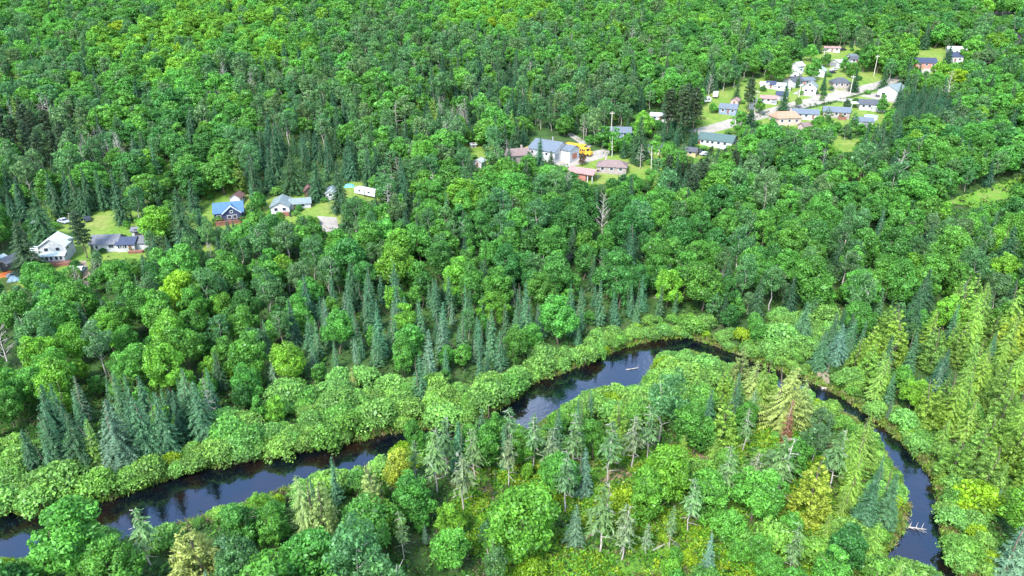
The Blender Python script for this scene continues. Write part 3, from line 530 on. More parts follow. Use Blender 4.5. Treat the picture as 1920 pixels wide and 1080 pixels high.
# hand-placed trees: kind, tint, picture point of the foot, height, width factor, own label
HAND = [
    ('maple', 'bright', 298, 458, 12.5, 1.5, 'large round bright green tree on the lawn beside a dark spruce'), ('spruce', 'dark', 350, 462, 19, 1.2, 'tall dark broad spruce touching the round bright lawn tree'),
    ('spruce', 'dark', 150, 397, 14, 1, None), ('spruce', 'dark', 172, 393, 15, 1, None), ('spruce', 'dark', 196, 391, 14, 1.2, None), ('spruce', 'dark', 232, 420, 19, .75, 'tall narrow dark spruce at the edge of the mown lawn'), ('aspen', 'aspen', 262, 418, 14, 1.1, None), ('maple', 'fresh', 240, 430, 3.4, 1, None),
    ('spruce', 'dark', 88, 456, 17, 1.25, 'big dark spruce standing behind the white farmhouse'), ('spruce', 'pine', 57, 512, 16, 1.5, 'broad dull spruce between the farmhouse and the open shed'), ('pine', 'pine', 163, 485, 15, .9, 'thin ragged pine between the farmhouse and the grey-roofed bungalow'),
    ('spruce', 'dark', 553, 362, 17, 1.3, 'thick dark spruce behind the sage-roofed bungalow'), ('spruce', 'dark', 598, 374, 15, 1.1, 'dark spruce beside the small brown shed'), ('spruce', 'dark', 640, 396, 18, 1, 'tall dark spruce hiding the white shed'), ('spruce', 'dark', 510, 360, 13, 1, None), ('spruce', 'dark', 480, 372, 14, 1, None), ('maple', 'fresh', 487, 398, 8, 1, None),
    ('spruce', 'darkblue', 1012, 325, 15, 1, 'pointed spruce right beside the bus garage'), ('maple', 'brown', 1092, 311, 5.5, .9, 'rounded reddish ornamental tree on the gravel yard'), ('spruce', 'pine', 1033, 325, 9, 1.3, None), ('maple', 'bright', 1205, 262, 13, 1.15, 'bright green round tree behind a dark pointed spruce'), ('spruce', 'dark', 1197, 297, 17, 1.2, 'tall dark spruce against a bright round tree'),
    ('pine', 'pine', 1252, 252, 19, 1.1, None), ('pine', 'pine', 1276, 258, 20, 1.2, None), ('pine', 'pine', 1298, 248, 19, 1.1, None), ('pine', 'pine', 1285, 236, 18, 1, None), ('birch', 'fresh', 1220, 320, 14, .9, 'white-stemmed birch on the lawn beside the yellow shed'), ('maple', 'fresh', 1252, 305, 8, 1, None), ('spruce', 'bluegreen', 1281, 290, 6, 1, None), ('birch', 'fresh', 1147, 294, 12, .9, None),
    ('pine', 'pine', 1402, 210, 15, 1.1, None), ('spruce', 'dark', 1468, 210, 14, 1, 'dark spruce by the road opposite the tan-roofed house'), ('maple', 'fresh', 1258, 192, 17, 1.1, None), ('maple', 'fresh', 1240, 205, 15, 1, None), ('maple', 'fresh', 1388, 255, 11, 1, None), ('pine', 'dark', 1402, 262, 12, 1, None), ('maple', 'fresh', 1336, 213, 5.5, 1, None),
    ('cedar', 'deep', 1548, 240, 10, 1.25, 'dense egg-shaped dark tree below the grey-roofed village house'), ('maple', 'pine', 1586, 208, 6, .8, None), ('aspen', 'grey', 1617, 108, 17, 1.25, 'large pale grey-green poplar at the top of the village'), ('spruce', 'dark', 1600, 172, 12, 1.1, 'dark spruce in front of the brown brick house'), ('spruce', 'dark', 1543, 170, 9, 1, None), ('spruce', 'dark', 1655, 168, 11, 1.2, None), ('spruce', 'dark', 1495, 164, 7, 1, None),
    ('maple', 'mid', 1462, 158, 14.3, 1.32, None), ('maple', 'mid', 1520, 153, 11.7, 1.1, None), ('maple', 'mid', 1645, 138, 15.6, 1.32, None), ('maple', 'mid', 1618, 136, 14.3, 1.1, None), ('maple', 'mid', 1665, 143, 11.7, 1.1, None), ('spruce', 'dark', 1700, 148, 11.7, 1.1, None), ('maple', 'lime', 1790, 166, 9.8, 1.87, 'low lime yellow tree behind the dark spruce rows'), ('maple', 'bright', 1762, 153, 11.1, 1.1, None), ('maple', 'fresh', 1780, 153, 10.4, 1.1, None), ('maple', 'fresh', 1818, 118, 15.6, 1.1, None), ('maple', 'fresh', 1880, 103, 14.3, 1.1, None), ('spruce', 'dark', 1775, 120, 11.7, 1.1, None),
    ('maple', 'olive', 1497, 203, 5.5, 0.88, None), ('maple', 'mid', 1545, 126, 7.8, 1.1, None), ('maple', 'mid', 1585, 138, 9.1, 1.1, None), ('maple', 'fresh', 1520, 116, 10.4, 1.1, None), ('pine', 'pine', 1475, 96, 16.9, 1.43, None), ('spruce', 'dark', 1533, 100, 11.7, 1.1, None),
    ('maple', 'mid', 1445, 150, 11, 1.2, None), ('maple', 'mid', 1600, 148, 9, 1.1, None), ('maple', 'fresh', 1680, 150, 10, 1.1, None), ('spruce', 'dark', 1720, 152, 9, 1.2, None), ('maple', 'mid', 1425, 215, 8, 1, None), ('maple', 'mid', 1695, 190, 7, 1, None), ('maple', 'fresh', 1655, 215, 8, 1.1, None), ('cedar', 'deep', 1600, 240, 8, 1.2, None), ('maple', 'fresh', 1530, 245, 7, 1.2, None), ('maple', 'olive', 1540, 190, 3, 1.2, None), ('spruce', 'dark', 1380, 190, 10, 1, None), ('maple', 'mid', 1310, 200, 9, 1.1, None),
    ('maple', 'fresh', 928, 862, 11, .9, None), ('fir', 'bluegreen', 905, 872, 12.5, 1.1, None), ('maple', 'mid', 872, 868, 9, .9, None), ('lanky', 'grey', 955, 868, 12, 1.3, None), ('lanky', 'grey', 1000, 880, 12, 1.2, None), ('lanky', 'lichen', 1030, 900, 11, 1.2, None), ('fir', 'bluegreen', 1045, 850, 10, 1.1, None), ('lanky', 'grey', 1075, 890, 12.5, 1.2, None), ('lanky', 'grey', 1140, 905, 13, 1.2, None), ('lanky', 'lichen', 1185, 880, 12, 1.2, None), ('lanky', 'grey', 1215, 865, 12, 1.1, None), ('lanky', 'grey', 1060, 960, 12, 1.2, None), ('lanky', 'lichen', 870, 960, 12, 1.2, None), ('lanky', 'grey', 820, 925, 13, 1.2, None), ('lanky', 'grey', 1290, 1000, 11, 1.1, None), ('lanky', 'grey', 1010, 1000, 10, 1.1, None),
    ('fir', 'bluegreen', 862, 885, 11, 1.1, None), ('lanky', 'grey', 838, 890, 12, 1.3, None), ('maple', 'fresh', 915, 885, 10, .9, None), ('fir', 'bluegreen', 945, 880, 10, 1.2, None), ('lanky', 'grey', 892, 900, 11, 1.2, None), ('maple', 'fresh', 980, 875, 8, 1, None), ('cedar', 'tan', 1408, 745, 9, 1.1, None), ('cedar', 'yellow', 1440, 752, 9, 1.1, None), ('cedar', 'tan', 1475, 760, 9.5, 1.1, None),
    ('dead', 'none', 1130, 458, 16, 1, 'tall bare grey snag above the dense green wood'), ('dead', 'none', 1200, 445, 11, .8, None), ('aspen', 'grey', 1427, 408, 17, 1.1, 'tall aspen with a bare white stem in the dark wood'), ('deadcedar', 'brown', 1605, 367, 9.5, 1, 'red-brown dead conifer among green treetops'), ('deadcedar', 'rust', 1471, 836, 10.5, .85, 'rust-orange dead conifer top beside the brown clearing'),
    ('dead', 'none', 20, 700, 13, 1.1, 'bleached leafless tree leaning at the wood edge'), ('dead', 'none', 8, 770, 7, 1, None), ('dead', 'none', 435, 262, 9, 1, None),
    ('spruce', 'blue', 232, 876, 14.5, 1.25, 'largest silvery blue spruce on the river bank'), ('spruce', 'bluegreen', 278, 858, 13.5, 1.2, None), ('spruce', 'bluegreen', 315, 850, 13.5, 1, None), ('spruce', 'dark', 160, 885, 13, 1.1, None), ('spruce', 'dark', 115, 880, 12, 1.1, None), ('fir', 'olive', 190, 880, 11, 1.3, None), ('spruce', 'dark', 70, 890, 10, 1, None), ('spruce', 'bluegreen', 385, 822, 13, 1.1, None), ('spruce', 'bluegreen', 365, 805, 14, .9, None), ('spruce', 'dark', 345, 820, 11, 1, None), ('fir', 'blue', 808, 706, 12, 1.1, 'silvery blue fir at the edge of the round maples'), ('fir', 'blue', 517, 728, 7, 1.5, 'short pale blue fir above the bank shrubs'), ('cedar', 'tan', 665, 738, 6.5, .75, 'small pale tan cedar above the bank shrubs'),
    ('maple', 'bright', 975, 1045, 14.5, 1.1, 'large bright yellow-green maple in the clearing'), ('maple', 'bright', 1240, 945, 12, 1, 'twin-domed bright green maple, taller upper dome'), ('maple', 'bright', 1212, 980, 11, .95, 'bright green maple below and touching a taller dome'), ('cedar', 'gold', 1515, 975, 13, 1.15, 'golden feathery cedar standing free in the clearing'), ('cedar', 'tan', 1465, 800, 14, 1.2, 'pale tan-topped cedar on the inner bend'), ('cedar', 'tan', 1385, 720, 10, 1, None), ('cedar', 'yellow', 1352, 835, 11, 1.1, None), ('cedar', 'olive', 1425, 765, 11, 1, None), ('cedar', 'tan', 1500, 790, 10, 1.1, None),
    ('maple', 'fresh', 140, 1085, 13, 1.25, 'broad round green tree standing against the blue river'), ('cedar', 'tan', 375, 1100, 13, 1.35, 'broad pale cedar at the river reach'), ('lanky', 'grey', 285, 1060, 11, 1.3, None), ('maple', 'mid', 470, 1030, 9.5, 1.2, None), ('maple', 'mid', 515, 1030, 8.5, 1, None), ('cedar', 'tan', 578, 1000, 11.5, 1, None), ('cedar', 'tan', 612, 1000, 11, 1, None), ('maple', 'gold', 742, 930, 10, .8, 'golden leafy tree leaning over the river narrows'), ('cedar', 'tan', 700, 970, 12, .9, None), ('fir', 'bluegreen', 633, 950, 10.5, .8, None), ('fir', 'blue', 1322, 1085, 9, .9, 'silvery blue fir alone in the lower clearing'), ('maple', 'fresh', 585, 1090, 11, 1.2, None), ('maple', 'fresh', 780, 850, 8, .8, None),
    ('lanky', 'grey', 1355, 945, 12, 1.1, None), ('lanky', 'lichen', 1405, 945, 11, 1.2, None), ('lanky', 'grey', 1450, 940, 13.5, 1.5, None), ('lanky', 'grey', 1555, 915, 12, 1.3, None), ('lanky', 'grey', 1125, 1035, 13, 1.3, None), ('lanky', 'lichen', 1165, 1050, 11, 1.2, None), ('fir', 'blue', 1890, 1090, 13, 1.6, None), ('cedar', 'yellow', 1590, 940, 10, 1, None), ('fir', 'bluegreen', 1655, 985, 11, 1.5, None), ('fir', 'bluegreen', 1620, 985, 11, 1.5, None), ('cedar', 'olive', 1610, 870, 11, 1, None), ('cedar', 'yellow', 1625, 1060, 9, 1.1, None),
    ('spruce', 'bluegreen', 1500, 640, 11, 1.1, None), ('spruce', 'bluegreen', 1535, 690, 10, 1.1, None), ('spruce', 'blue', 1565, 680, 10, 1.1, None), ('spruce', 'bluegreen', 1590, 660, 9, 1.1, None), ('spruce', 'bluegreen', 1555, 655, 10, 1, None), ('alder', 'alder', 1690, 1118, 4.5, 1, None), ('alder', 'alder', 1735, 1120, 4.8, 1.1, None), ('alder', 'alderdeep', 1645, 1090, 4, 1, None), ('alder', 'alder', 1775, 1130, 4, 1, None), ('alder', 'alder', 1130, 752, 4, 1, None), ('alder', 'alder', 1155, 748, 4, 1, None), ('alder', 'alder', 1108, 758, 3.8, 1, None), ('alder', 'lime', 1184, 765, 1.7, 1, None), ('alder', 'lime', 1193, 692, .9, 1.4, 'small low green islet in the river bend')]
for a, t, px, py, H, w, lab in HAND:
    p = at(px, py); put(SHORT[a], t, p.x, p.y, H, w, lab)
    if lab:                                                  # keep the fill from hiding the trees one would point at
        x1, y1, s1 = proj(p.x, p.y, p.z + H); x0, y0, s0 = proj(p.x, p.y, p.z + H * .35); r1 = SPEC[SHORT[a]][1] * H * w * s0 * .7
        MASK |= inside([(x1 - 2, y1), (x1 + 2, y1), (x0 + r1, y0), (x0 - r1, y0)], ix * CS - 140 + CS / 2, iy * CS - 100 + CS / 2)
for k_, (px, py) in enumerate(((1530, 176), (1545, 182), (1500, 178), (1556, 170), (1600, 192), (1645, 205), (1590, 215), (1575, 222), (1540, 214), (1490, 228), (1450, 232), (1350, 212), (1376, 213), (1392, 195), (1432, 172), (1480, 170), (1505, 158), (1552, 145), (1590, 142), (1612, 150), (1630, 178), (1660, 186), (1690, 182), (1548, 100), (1595, 96), (1720, 130), (1758, 128), (1775, 118), (1815, 118), (1330, 270), (1372, 282), (1170, 318), (1130, 316), (1215, 326), (1310, 205), (395, 372), (412, 420), (455, 418), (505, 402), (560, 396), (250, 470), (195, 474), (140, 500), (90, 505), (310, 455), (610, 378))):
    p = at(px + rnd.uniform(-4, 4), py + rnd.uniform(-2, 2)); put('alder_bush', rnd.choice(('deep', 'mid', 'alderdeep', 'deep')), p.x, p.y, rnd.uniform(1.3, 2.6), rnd.uniform(.8, 1.1), 'YARD')
for i in range(9):                                          # rows of the plantation
    for j in range(10):
        c = at(1672 + 11.5 * j + (i % 2) * 4 + rnd.uniform(-2, 2), 250 - 9.2 * i + 3.4 * j + rnd.uniform(-1, 1) - (j * .4 if i > 5 else 0))
        px, py, s = proj(c.x, c.y, c.z)
        if inside([(1690, 175), (1765, 150), (1815, 175), (1800, 215), (1775, 245), (1690, 270), (1665, 255), (1672, 225)], px, py) and not near(c.x, c.y, 1.2): put('spruce_tree', 'darkblue', c.x, c.y, rnd.uniform(8.5, 10.5), 1.15, 'PLANT')
for cx, cy, k, sx, sy in ((850, 238, 11, 28, 9), (205, 318, 13, 55, 16), (60, 250, 4, 40, 20), (1085, 105, 4, 20, 8)):    # stands of dead stems
    for i in range(k):
        p = at(cx + rnd.uniform(-sx, sx), cy + rnd.uniform(-sy, sy))
        if not near(p.x, p.y, .6): put('dead_tree', 'none', p.x, p.y, rnd.uniform(8, 13), .8)

# ------------------------------------------------------------------ buildings
MC = {}
def paint(name, col, **kw):
    if name not in MC: MC[name] = plain(name, col, **kw)
    return MC[name]
ROOFC = {'white': (.46, .52, .50), 'grey': (.11, .115, .13), 'darkgrey': (.06, .066, .08), 'sage': (.15, .19, .19), 'blue': (.05, .12, .22), 'slate': (.10, .125, .155), 'green': (.055, .10, .095), 'tan': (.30, .18, .115), 'brown': (.13, .07, .06), 'pink': (.26, .16, .145), 'teal': (.26, .38, .35), 'navy': (.028, .04, .08), 'black': (.02, .02, .026), 'light': (.33, .36, .36), 'dun': (.17, .12, .11)}
WALLC = {'white': (.41, .41, .405), 'cream': (.45, .39, .30), 'navy': (.03, .04, .09), 'brick': (.36, .16, .12), 'brown': (.12, .06, .045), 'beige': (.42, .34, .27), 'yellow': (.45, .36, .19), 'bluegrey': (.16, .21, .28), 'stone': (.27, .23, .21), 'pink': (.42, .32, .29), 'black': (.03, .028, .035), 'mint': (.4, .46, .43)}
GLASS = plain('window_glass', (.035, .045, .06), .08, .3); TRIM = paint('white_trim', (.6, .6, .6)); WOOD = paint('red_brown_deck', (.21, .095, .065), stripe=('X', 3)); CONC = paint('concrete', (.4, .39, .37)); RUBBER = paint('tyre_rubber', (.02, .02, .02)); METAL = paint('pale_metal', (.5, .5, .5), rough=.4, metal=.6)
def roof_mb(L, Wd, h, rise, over=.45, hip=0.0):
    m = MB(); a, b = L / 2 + over, Wd / 2 + over; e = h - over * rise / (Wd / 2); r = h + rise; k = min(hip * Wd / 2, a * .95) + (0 if hip else 0)
    x = a - k
    m.slab([(-a, -b, e), (a, -b, e), (x, 0, r), (-x, 0, r)], .22); m.slab([(a, b, e), (-a, b, e), (-x, 0, r), (x, 0, r)], .22)
    if hip: m.slab([(a, -b, e), (a, b, e), (x, 0, r)], .22); m.slab([(-a, b, e), (-a, -b, e), (-x, 0, r)], .22)
    return m
def wall_mb(L, Wd, h, rise, hip, foot=2.0):
    m = MB(); a, b = L / 2, Wd / 2
    if hip: return m.box(-a, a, -b, b, -foot, h - .06)
    v = [(sx * a, y, z) for sx in (-1, 1) for y, z in ((-b, -foot), (b, -foot), (b, h - .06), (0, h + rise - .25), (-b, h - .06))]
    return m.add(v, [(0, 1, 2, 3, 4), (9, 8, 7, 6, 5), (0, 5, 6, 1), (1, 6, 7, 2), (4, 9, 5, 0), (3, 8, 9, 4), (2, 7, 8, 3)])
def on_wall(side, L, Wd, u, z, w, h, d0, d1):
    """a box on one of the four walls: side f/b/l/r, u along the wall from its middle"""
    m = MB(); x, y = L / 2, Wd / 2
    if side == 'f': return m.box(u - w / 2, u + w / 2, -y - d1, -y - d0, z, z + h)
    if side == 'b': return m.box(u - w / 2, u + w / 2, y + d0, y + d1, z, z + h)
    if side == 'r': return m.box(x + d0, x + d1, u - w / 2, u + w / 2, z, z + h)
    return m.box(-x - d1, -x - d0, u - w / 2, u + w / 2, z, z + h)
def window(par, side, L, Wd, u, z, w=1.3, h=1.2):
    g = on_wall(side, L, Wd, u, z, w, h, -.05, .03).build('window', GLASS, par)
    f = on_wall(side, L, Wd, u, z - .14, w + .28, .14, .0, .08)
    for q in (on_wall(side, L, Wd, u, z + h, w + .28, .14, .0, .07), on_wall(side, L, Wd, u - w / 2 - .07, z, .14, h, .0, .07), on_wall(side, L, Wd, u + w / 2 + .07, z, .14, h, .0, .07)): f.add(q.v, q.f)
    f.build('frame', TRIM, g)
def door(par, side, L, Wd, u, w=1.0, h=2.1, col='white_trim', z=0, name='door'):
    d = on_wall(side, L, Wd, u, z, w, h, -.05, .06).build(name, MC[col], par)
    if name == 'door': on_wall(side, L, Wd, u + w * .38, z + 1.0, .1, .1, .06, .14).build('handle', METAL, d)
def block(par, L, Wd, h, rise, roof, wall, hip=0, wins='', doors='', chim=None, off=(0, 0), rz=0, metal=False, nm=('wall', 'roof')):
    """one gabled or hipped body: walls, roof, windows ('f:-2 f:2 r:0') and doors; a second body of a house goes in as its wing"""
    e = par
    W_ = wall_mb(L, Wd, h, rise, hip).build(nm[0], paint(wall + '_wall', WALLC[wall], stripe=('Z', 2.2)), e)
    R_ = roof_mb(L, Wd, h, rise, .45, hip).build(nm[1], paint(roof + '_roof', ROOFC[roof], rough=.75, scale=2.2, var=.3, stripe=(('X', .9) if metal else ('Z', 2.5))), e)
    made = [W_, R_]
    k0 = set(o.name for o in e.children)
    for s in wins.split():
        p = s.split(':'); window(e, p[0], L, Wd, float(p[1]), float(p[2]) if len(p) > 2 else 1.0, float(p[3]) if len(p) > 3 else 1.3, float(p[4]) if len(p) > 4 else 1.2)
    for s in doors.split():
        p = s.split(':')
        if len(p) > 2: door(e, p[0], L, Wd, float(p[1]), float(p[2]), 2.5, p[3] if len(p) > 3 else 'white_trim', name='garage_door_or_shade')
        else: door(e, p[0], L, Wd, float(p[1]), col='brown_door')
    if chim:
        c = MB().box(chim[0] - .35, chim[0] + .35, chim[1] - .35, chim[1] + .35, h, h + rise + 1.0); c.box(chim[0] - .45, chim[0] + .45, chim[1] - .45, chim[1] + .45, h + rise + 1.0, h + rise + 1.15)
        c.build('chimney', paint('chimney_brick', (.33, .27, .25)), R_)
    if off != (0, 0) or rz:
        M = Matrix.Translation((off[0], off[1], 0)) @ Matrix.Rotation(R(rz), 4, 'Z')
        for o in [W_, R_] + [o for o in e.children if o.name not in k0]: o.matrix_basis = M @ o.matrix_basis
    return W_, R_
paint('brown_door', (.16, .07, .05)); paint('red_door', (.38, .13, .09)); paint('grey_door', (.2, .21, .23)); paint('dark_door_or_shade', (.03, .03, .035))
def site(name, px, py, az, label, cat='house', group=None, dz=2.0, r=8):
    p = at(px, py, dz); e = empty(name, p, R(az)); e.scale = (.87, .87, .9); tag(e, label, cat, group); SOLID.append((p.x, p.y, r)); return e
def deck(par, x0, x1, y0, y1, z=.7, rail=True):
    d = MB().box(x0, x1, y0, y1, z - .2, z); d.box(x0 + .1, x1 - .1, y0 + .1, y1 - .1, -1.5, z - .2); d = d.build('deck', WOOD, par)
    if rail:
        m = MB()
        for x in np.arange(x0, x1 + .01, max(1.0, (x1 - x0) / 6)): m.box(x - .06, x + .06, y0, y0 + .1, z + .003, z + 1)
        m.box(x0, x1, y0, y0 + .1, z + 1.003, z + 1.1); m.build('railing', WOOD, d)
# --- the row of houses along the lawn
h = site('farmhouse', 108, 470, 12, 'white two-storey farmhouse with pale metal roof and red-brown deck')
block(h, 7.5, 8.5, 5.2, 2.6, 'white', 'white', wins='l:-1.8:3.4 l:1.8:3.4 r:0:3.4 f:-2:3.4 f:2:3.4', rz=90, metal=True)
block(h, 5, 4.2, 2.7, 1.2, 'white', 'white', wins='f:-1.2 f:1', off=(-5.6, 1.2), metal=True, nm=('side_wall', 'side_roof'))
p = MB().slab([(-4.4, -3.75, 3.2), (-4.4, -6.2, 2.5), (4.4, -6.2, 2.5), (4.4, -3.75, 3.2)], .2).build('porch_roof', MC['white_roof'], h)
MB().box(-4, 4, -6, -3.78, -1.5, 2.45).build('porch_wall', MC['white_wall'], h)
for u in (-2.8, -1.4, 0, 1.6, 3): window(h, 'f', 8, 12, u, 1.0, .9, 1.2)
deck(h, -6.5, 6, -8.6, -6.1, .5)
h = site('bungalow', 226, 452, 6, 'long white bungalow with grey and dark joined roofs below the lawn', r=10)
block(h, 9, 8, 2.9, 2.0, 'grey', 'white', wins='f:2.5:1.2:1.8 f:-2.4:1:1', off=(-4.2, 0))
block(h, 6, 6.6, 2.7, 1.5, 'navy', 'white', wins='f:-2 f:-1.1 f:-.2', doors='f:1.5', off=(3.3, -1.2), nm=('wing_wall', 'wing_roof'))
block(h, 4.6, 6, 2.6, 1.5, 'grey', 'white', wins='r:0', off=(8.6, -.2), nm=('end_wall', 'end_roof'))
deck(h, 4.5, 9.5, -6.4, -4.6, .4, False)
h = site('garden_shed', 260, 434, 8, 'small white shed with a dark open doorway above the long bungalow', 'shed', dz=1, r=3)
block(h, 4, 3, 2.1, .9, 'grey', 'white', doors='f:.2:2.4:dark_door_or_shade')  # shade inside the open doorway is painted as a dark panel
h = site('house', 430, 396, 18, 'navy house with a bright blue metal roof and white trim')
block(h, 10.5, 9, 3.3, 2.6, 'blue', 'navy', wins='f:-3.6 f:3.6 l:-2 l:2 r:0', metal=True)
block(h, 5, 6, 3.2, 2.3, 'blue', 'navy', wins='l:-1:1 l:1:1 l:0:3.2:.8:.8', off=(1.2, -3.2), rz=90, metal=True, nm=('gable_wall', 'gable_roof'))
for s in (-1, 1):
    MB().add([(1.2, -5.76, 5.62), (1.2 + s * 3.6, -5.76, 2.7), (1.2 + s * 3.6, -5.76, 3.0), (1.2, -5.76, 5.95), (1.2, -5.66, 5.62), (1.2 + s * 3.6, -5.66, 2.7), (1.2 + s * 3.6, -5.66, 3.0), (1.2, -5.66, 5.95)], [(0, 1, 2, 3), (7, 6, 5, 4), (0, 4, 5, 1), (1, 5, 6, 2), (2, 6, 7, 3), (3, 7, 4, 0)]).build('barge_board', TRIM, h)
deck(h, -5, 6, -7.6, -6.2, .5)
h = site('garden_shed', 445, 371, 18, 'white shed with a red-brown roof behind the navy house', 'shed', dz=1.5, r=4)
block(h, 5, 4.2, 2.6, 1.4, 'brown', 'white', wins='f:1', doors='r:0:2:dark_door_or_shade', rz=70)
h = site('bungalow', 528, 382, 100, 'white bungalow with sage grey roof and a lower side wing', r=9)
block(h, 11, 7, 2.8, 1.7, 'sage', 'white', wins='l:-1.6 l:1.5 b:-3:1:.9 b:1:1:.9')
block(h, 8, 5.5, 2.5, 1.3, 'sage', 'white', wins='f:1', doors='f:-2', off=(1.5, -7), rz=-85, nm=('wing_wall', 'wing_roof'))
d = MB().box(-7.4, -5.6, -3.4, 1.2, -1.2, .6); d.build('deck', WOOD, h)
h = site('wooden_shed', 579, 358, 110, 'small brown board shed between two spruces', 'shed', dz=1.5, r=3); block(h, 4, 3.6, 2.6, 1.4, 'brown', 'brown', doors='l:0:1.6:dark_door_or_shade')
h = site('garden_shed', 622, 360, 95, 'pale shed half hidden by a tall spruce', 'shed', dz=1.5, r=4); block(h, 8, 4, 2.4, 1.0, 'light', 'white', wins='l:0 f:0')
h = site('carport', 18, 490, 75, 'grey open-fronted shelter beside the orange tarpaulin', 'shelter', dz=1.5, r=4)
block(h, 6, 4.6, 2.4, 1.3, 'grey', 'white', doors='l:0:3.8:dark_door_or_shade')  # the open front is a dark panel that stands for the shade within
h = site('garden_shed', -3, 492, 80, 'white metal shed cut by the picture edge', 'shed', dz=1.5, r=4); block(h, 5, 4, 2.6, 1.2, 'white', 'white', doors='l:0', metal=True)
# --- the garage and its neighbours
h = site('bus_garage', 1030, 280, -38, 'large white garage with slate roof and brown garage doors', 'garage', r=12, dz=2.5)
block(h, 15, 13, 3.8, 3.2, 'slate', 'white', wins='f:-5:1.6 f:-1:1.6 f:3:1.6', doors='r:-4.6:3:grey_door')
block(h, 6.5, 7.5, 4.3, 1.6, 'slate', 'white', doors='r:0:3.8:red_door', off=(9.5, 2), nm=('bay_wall', 'bay_roof'))
MB().box(.5, .9, 1.5, 1.9, 6, 8.3).build('flue', METAL, h)
h = site('house', 970, 290, 20, 'red-brown roofed house half hidden left of the bus garage'); block(h, 10, 8, 3, 2.2, 'dun', 'stone', wins='f:-3 f:3 r:0', chim=(2, 0))
h = site('metal_shed', 899, 304, 70, 'pale metal shed among the trees below a small lawn', 'shed', dz=1.5, r=4); block(h, 5, 4, 2.4, 1, 'light', 'white', doors='l:0', metal=True)
h = site('play_house', 887, 271, 20, 'tiny white playhouse at the back of a small lawn', 'shed', dz=1, r=2); block(h, 2.6, 2, 1.5, .6, 'light', 'white', doors='f:0')
h = site('house', 1148, 310, -12, 'low house with brown roof and stone chimney near the gravel yard'); block(h, 13, 8.5, 2.8, 1.9, 'dun', 'stone', hip=.9, wins='f:-4 f:0 f:4', chim=(-3, .5))
h = site('open_shed', 1094, 324, -30, 'tan-roofed open shed standing on white posts', 'shed', r=7)
roof_mb(12, 7, 3, 1.5).build('roof', paint('pink_roof', ROOFC['pink']), h); MB().box(-6, 2.5, -3.2, 3.2, -2, 2.9).build('wall', paint('brick_wall', WALLC['brick']), h)
for x, y in ((5.6, -3.1), (5.6, 3.1), (3.4, -3.1)): MB().box(x - .12, x + .12, y - .12, y + .12, -2.5, 2.75).build('post', TRIM, h)
h = site('house', 1156, 247, -5, 'grey-blue roofed house behind the tall utility pole'); block(h, 14, 8, 2.8, 1.9, 'slate', 'bluegrey', wins='f:-4 f:0 f:4')
h = site('house', 1240, 276, -40, 'tan house with dark roof below the big pines'); block(h, 10, 8, 2.8, 1.7, 'darkgrey', 'cream', wins='f:-2 f:2 r:0')
h = site('garden_shed', 1297, 284, -30, 'small yellow shed with a dark roof on the lawn', 'shed', dz=1.5, r=4); block(h, 5, 4.5, 2.4, 1.3, 'darkgrey', 'yellow', doors='r:0', wins='f:0')
h = site('bungalow', 1345, 262, -33, 'long pale bungalow with dull green roof by the road', r=11); block(h, 17, 8.5, 2.9, 2.3, 'green', 'mint', wins='f:-6 f:-3.4 f:-1 f:2 f:5 r:0:1:2', doors='f:-7.4')
h = site('cabin', 1240, 217, -20, 'white cabin with red trim behind the pines', r=6); block(h, 11, 5, 2.6, 1.2, 'light', 'white', wins='f:-3 f:3', doors='f:0')
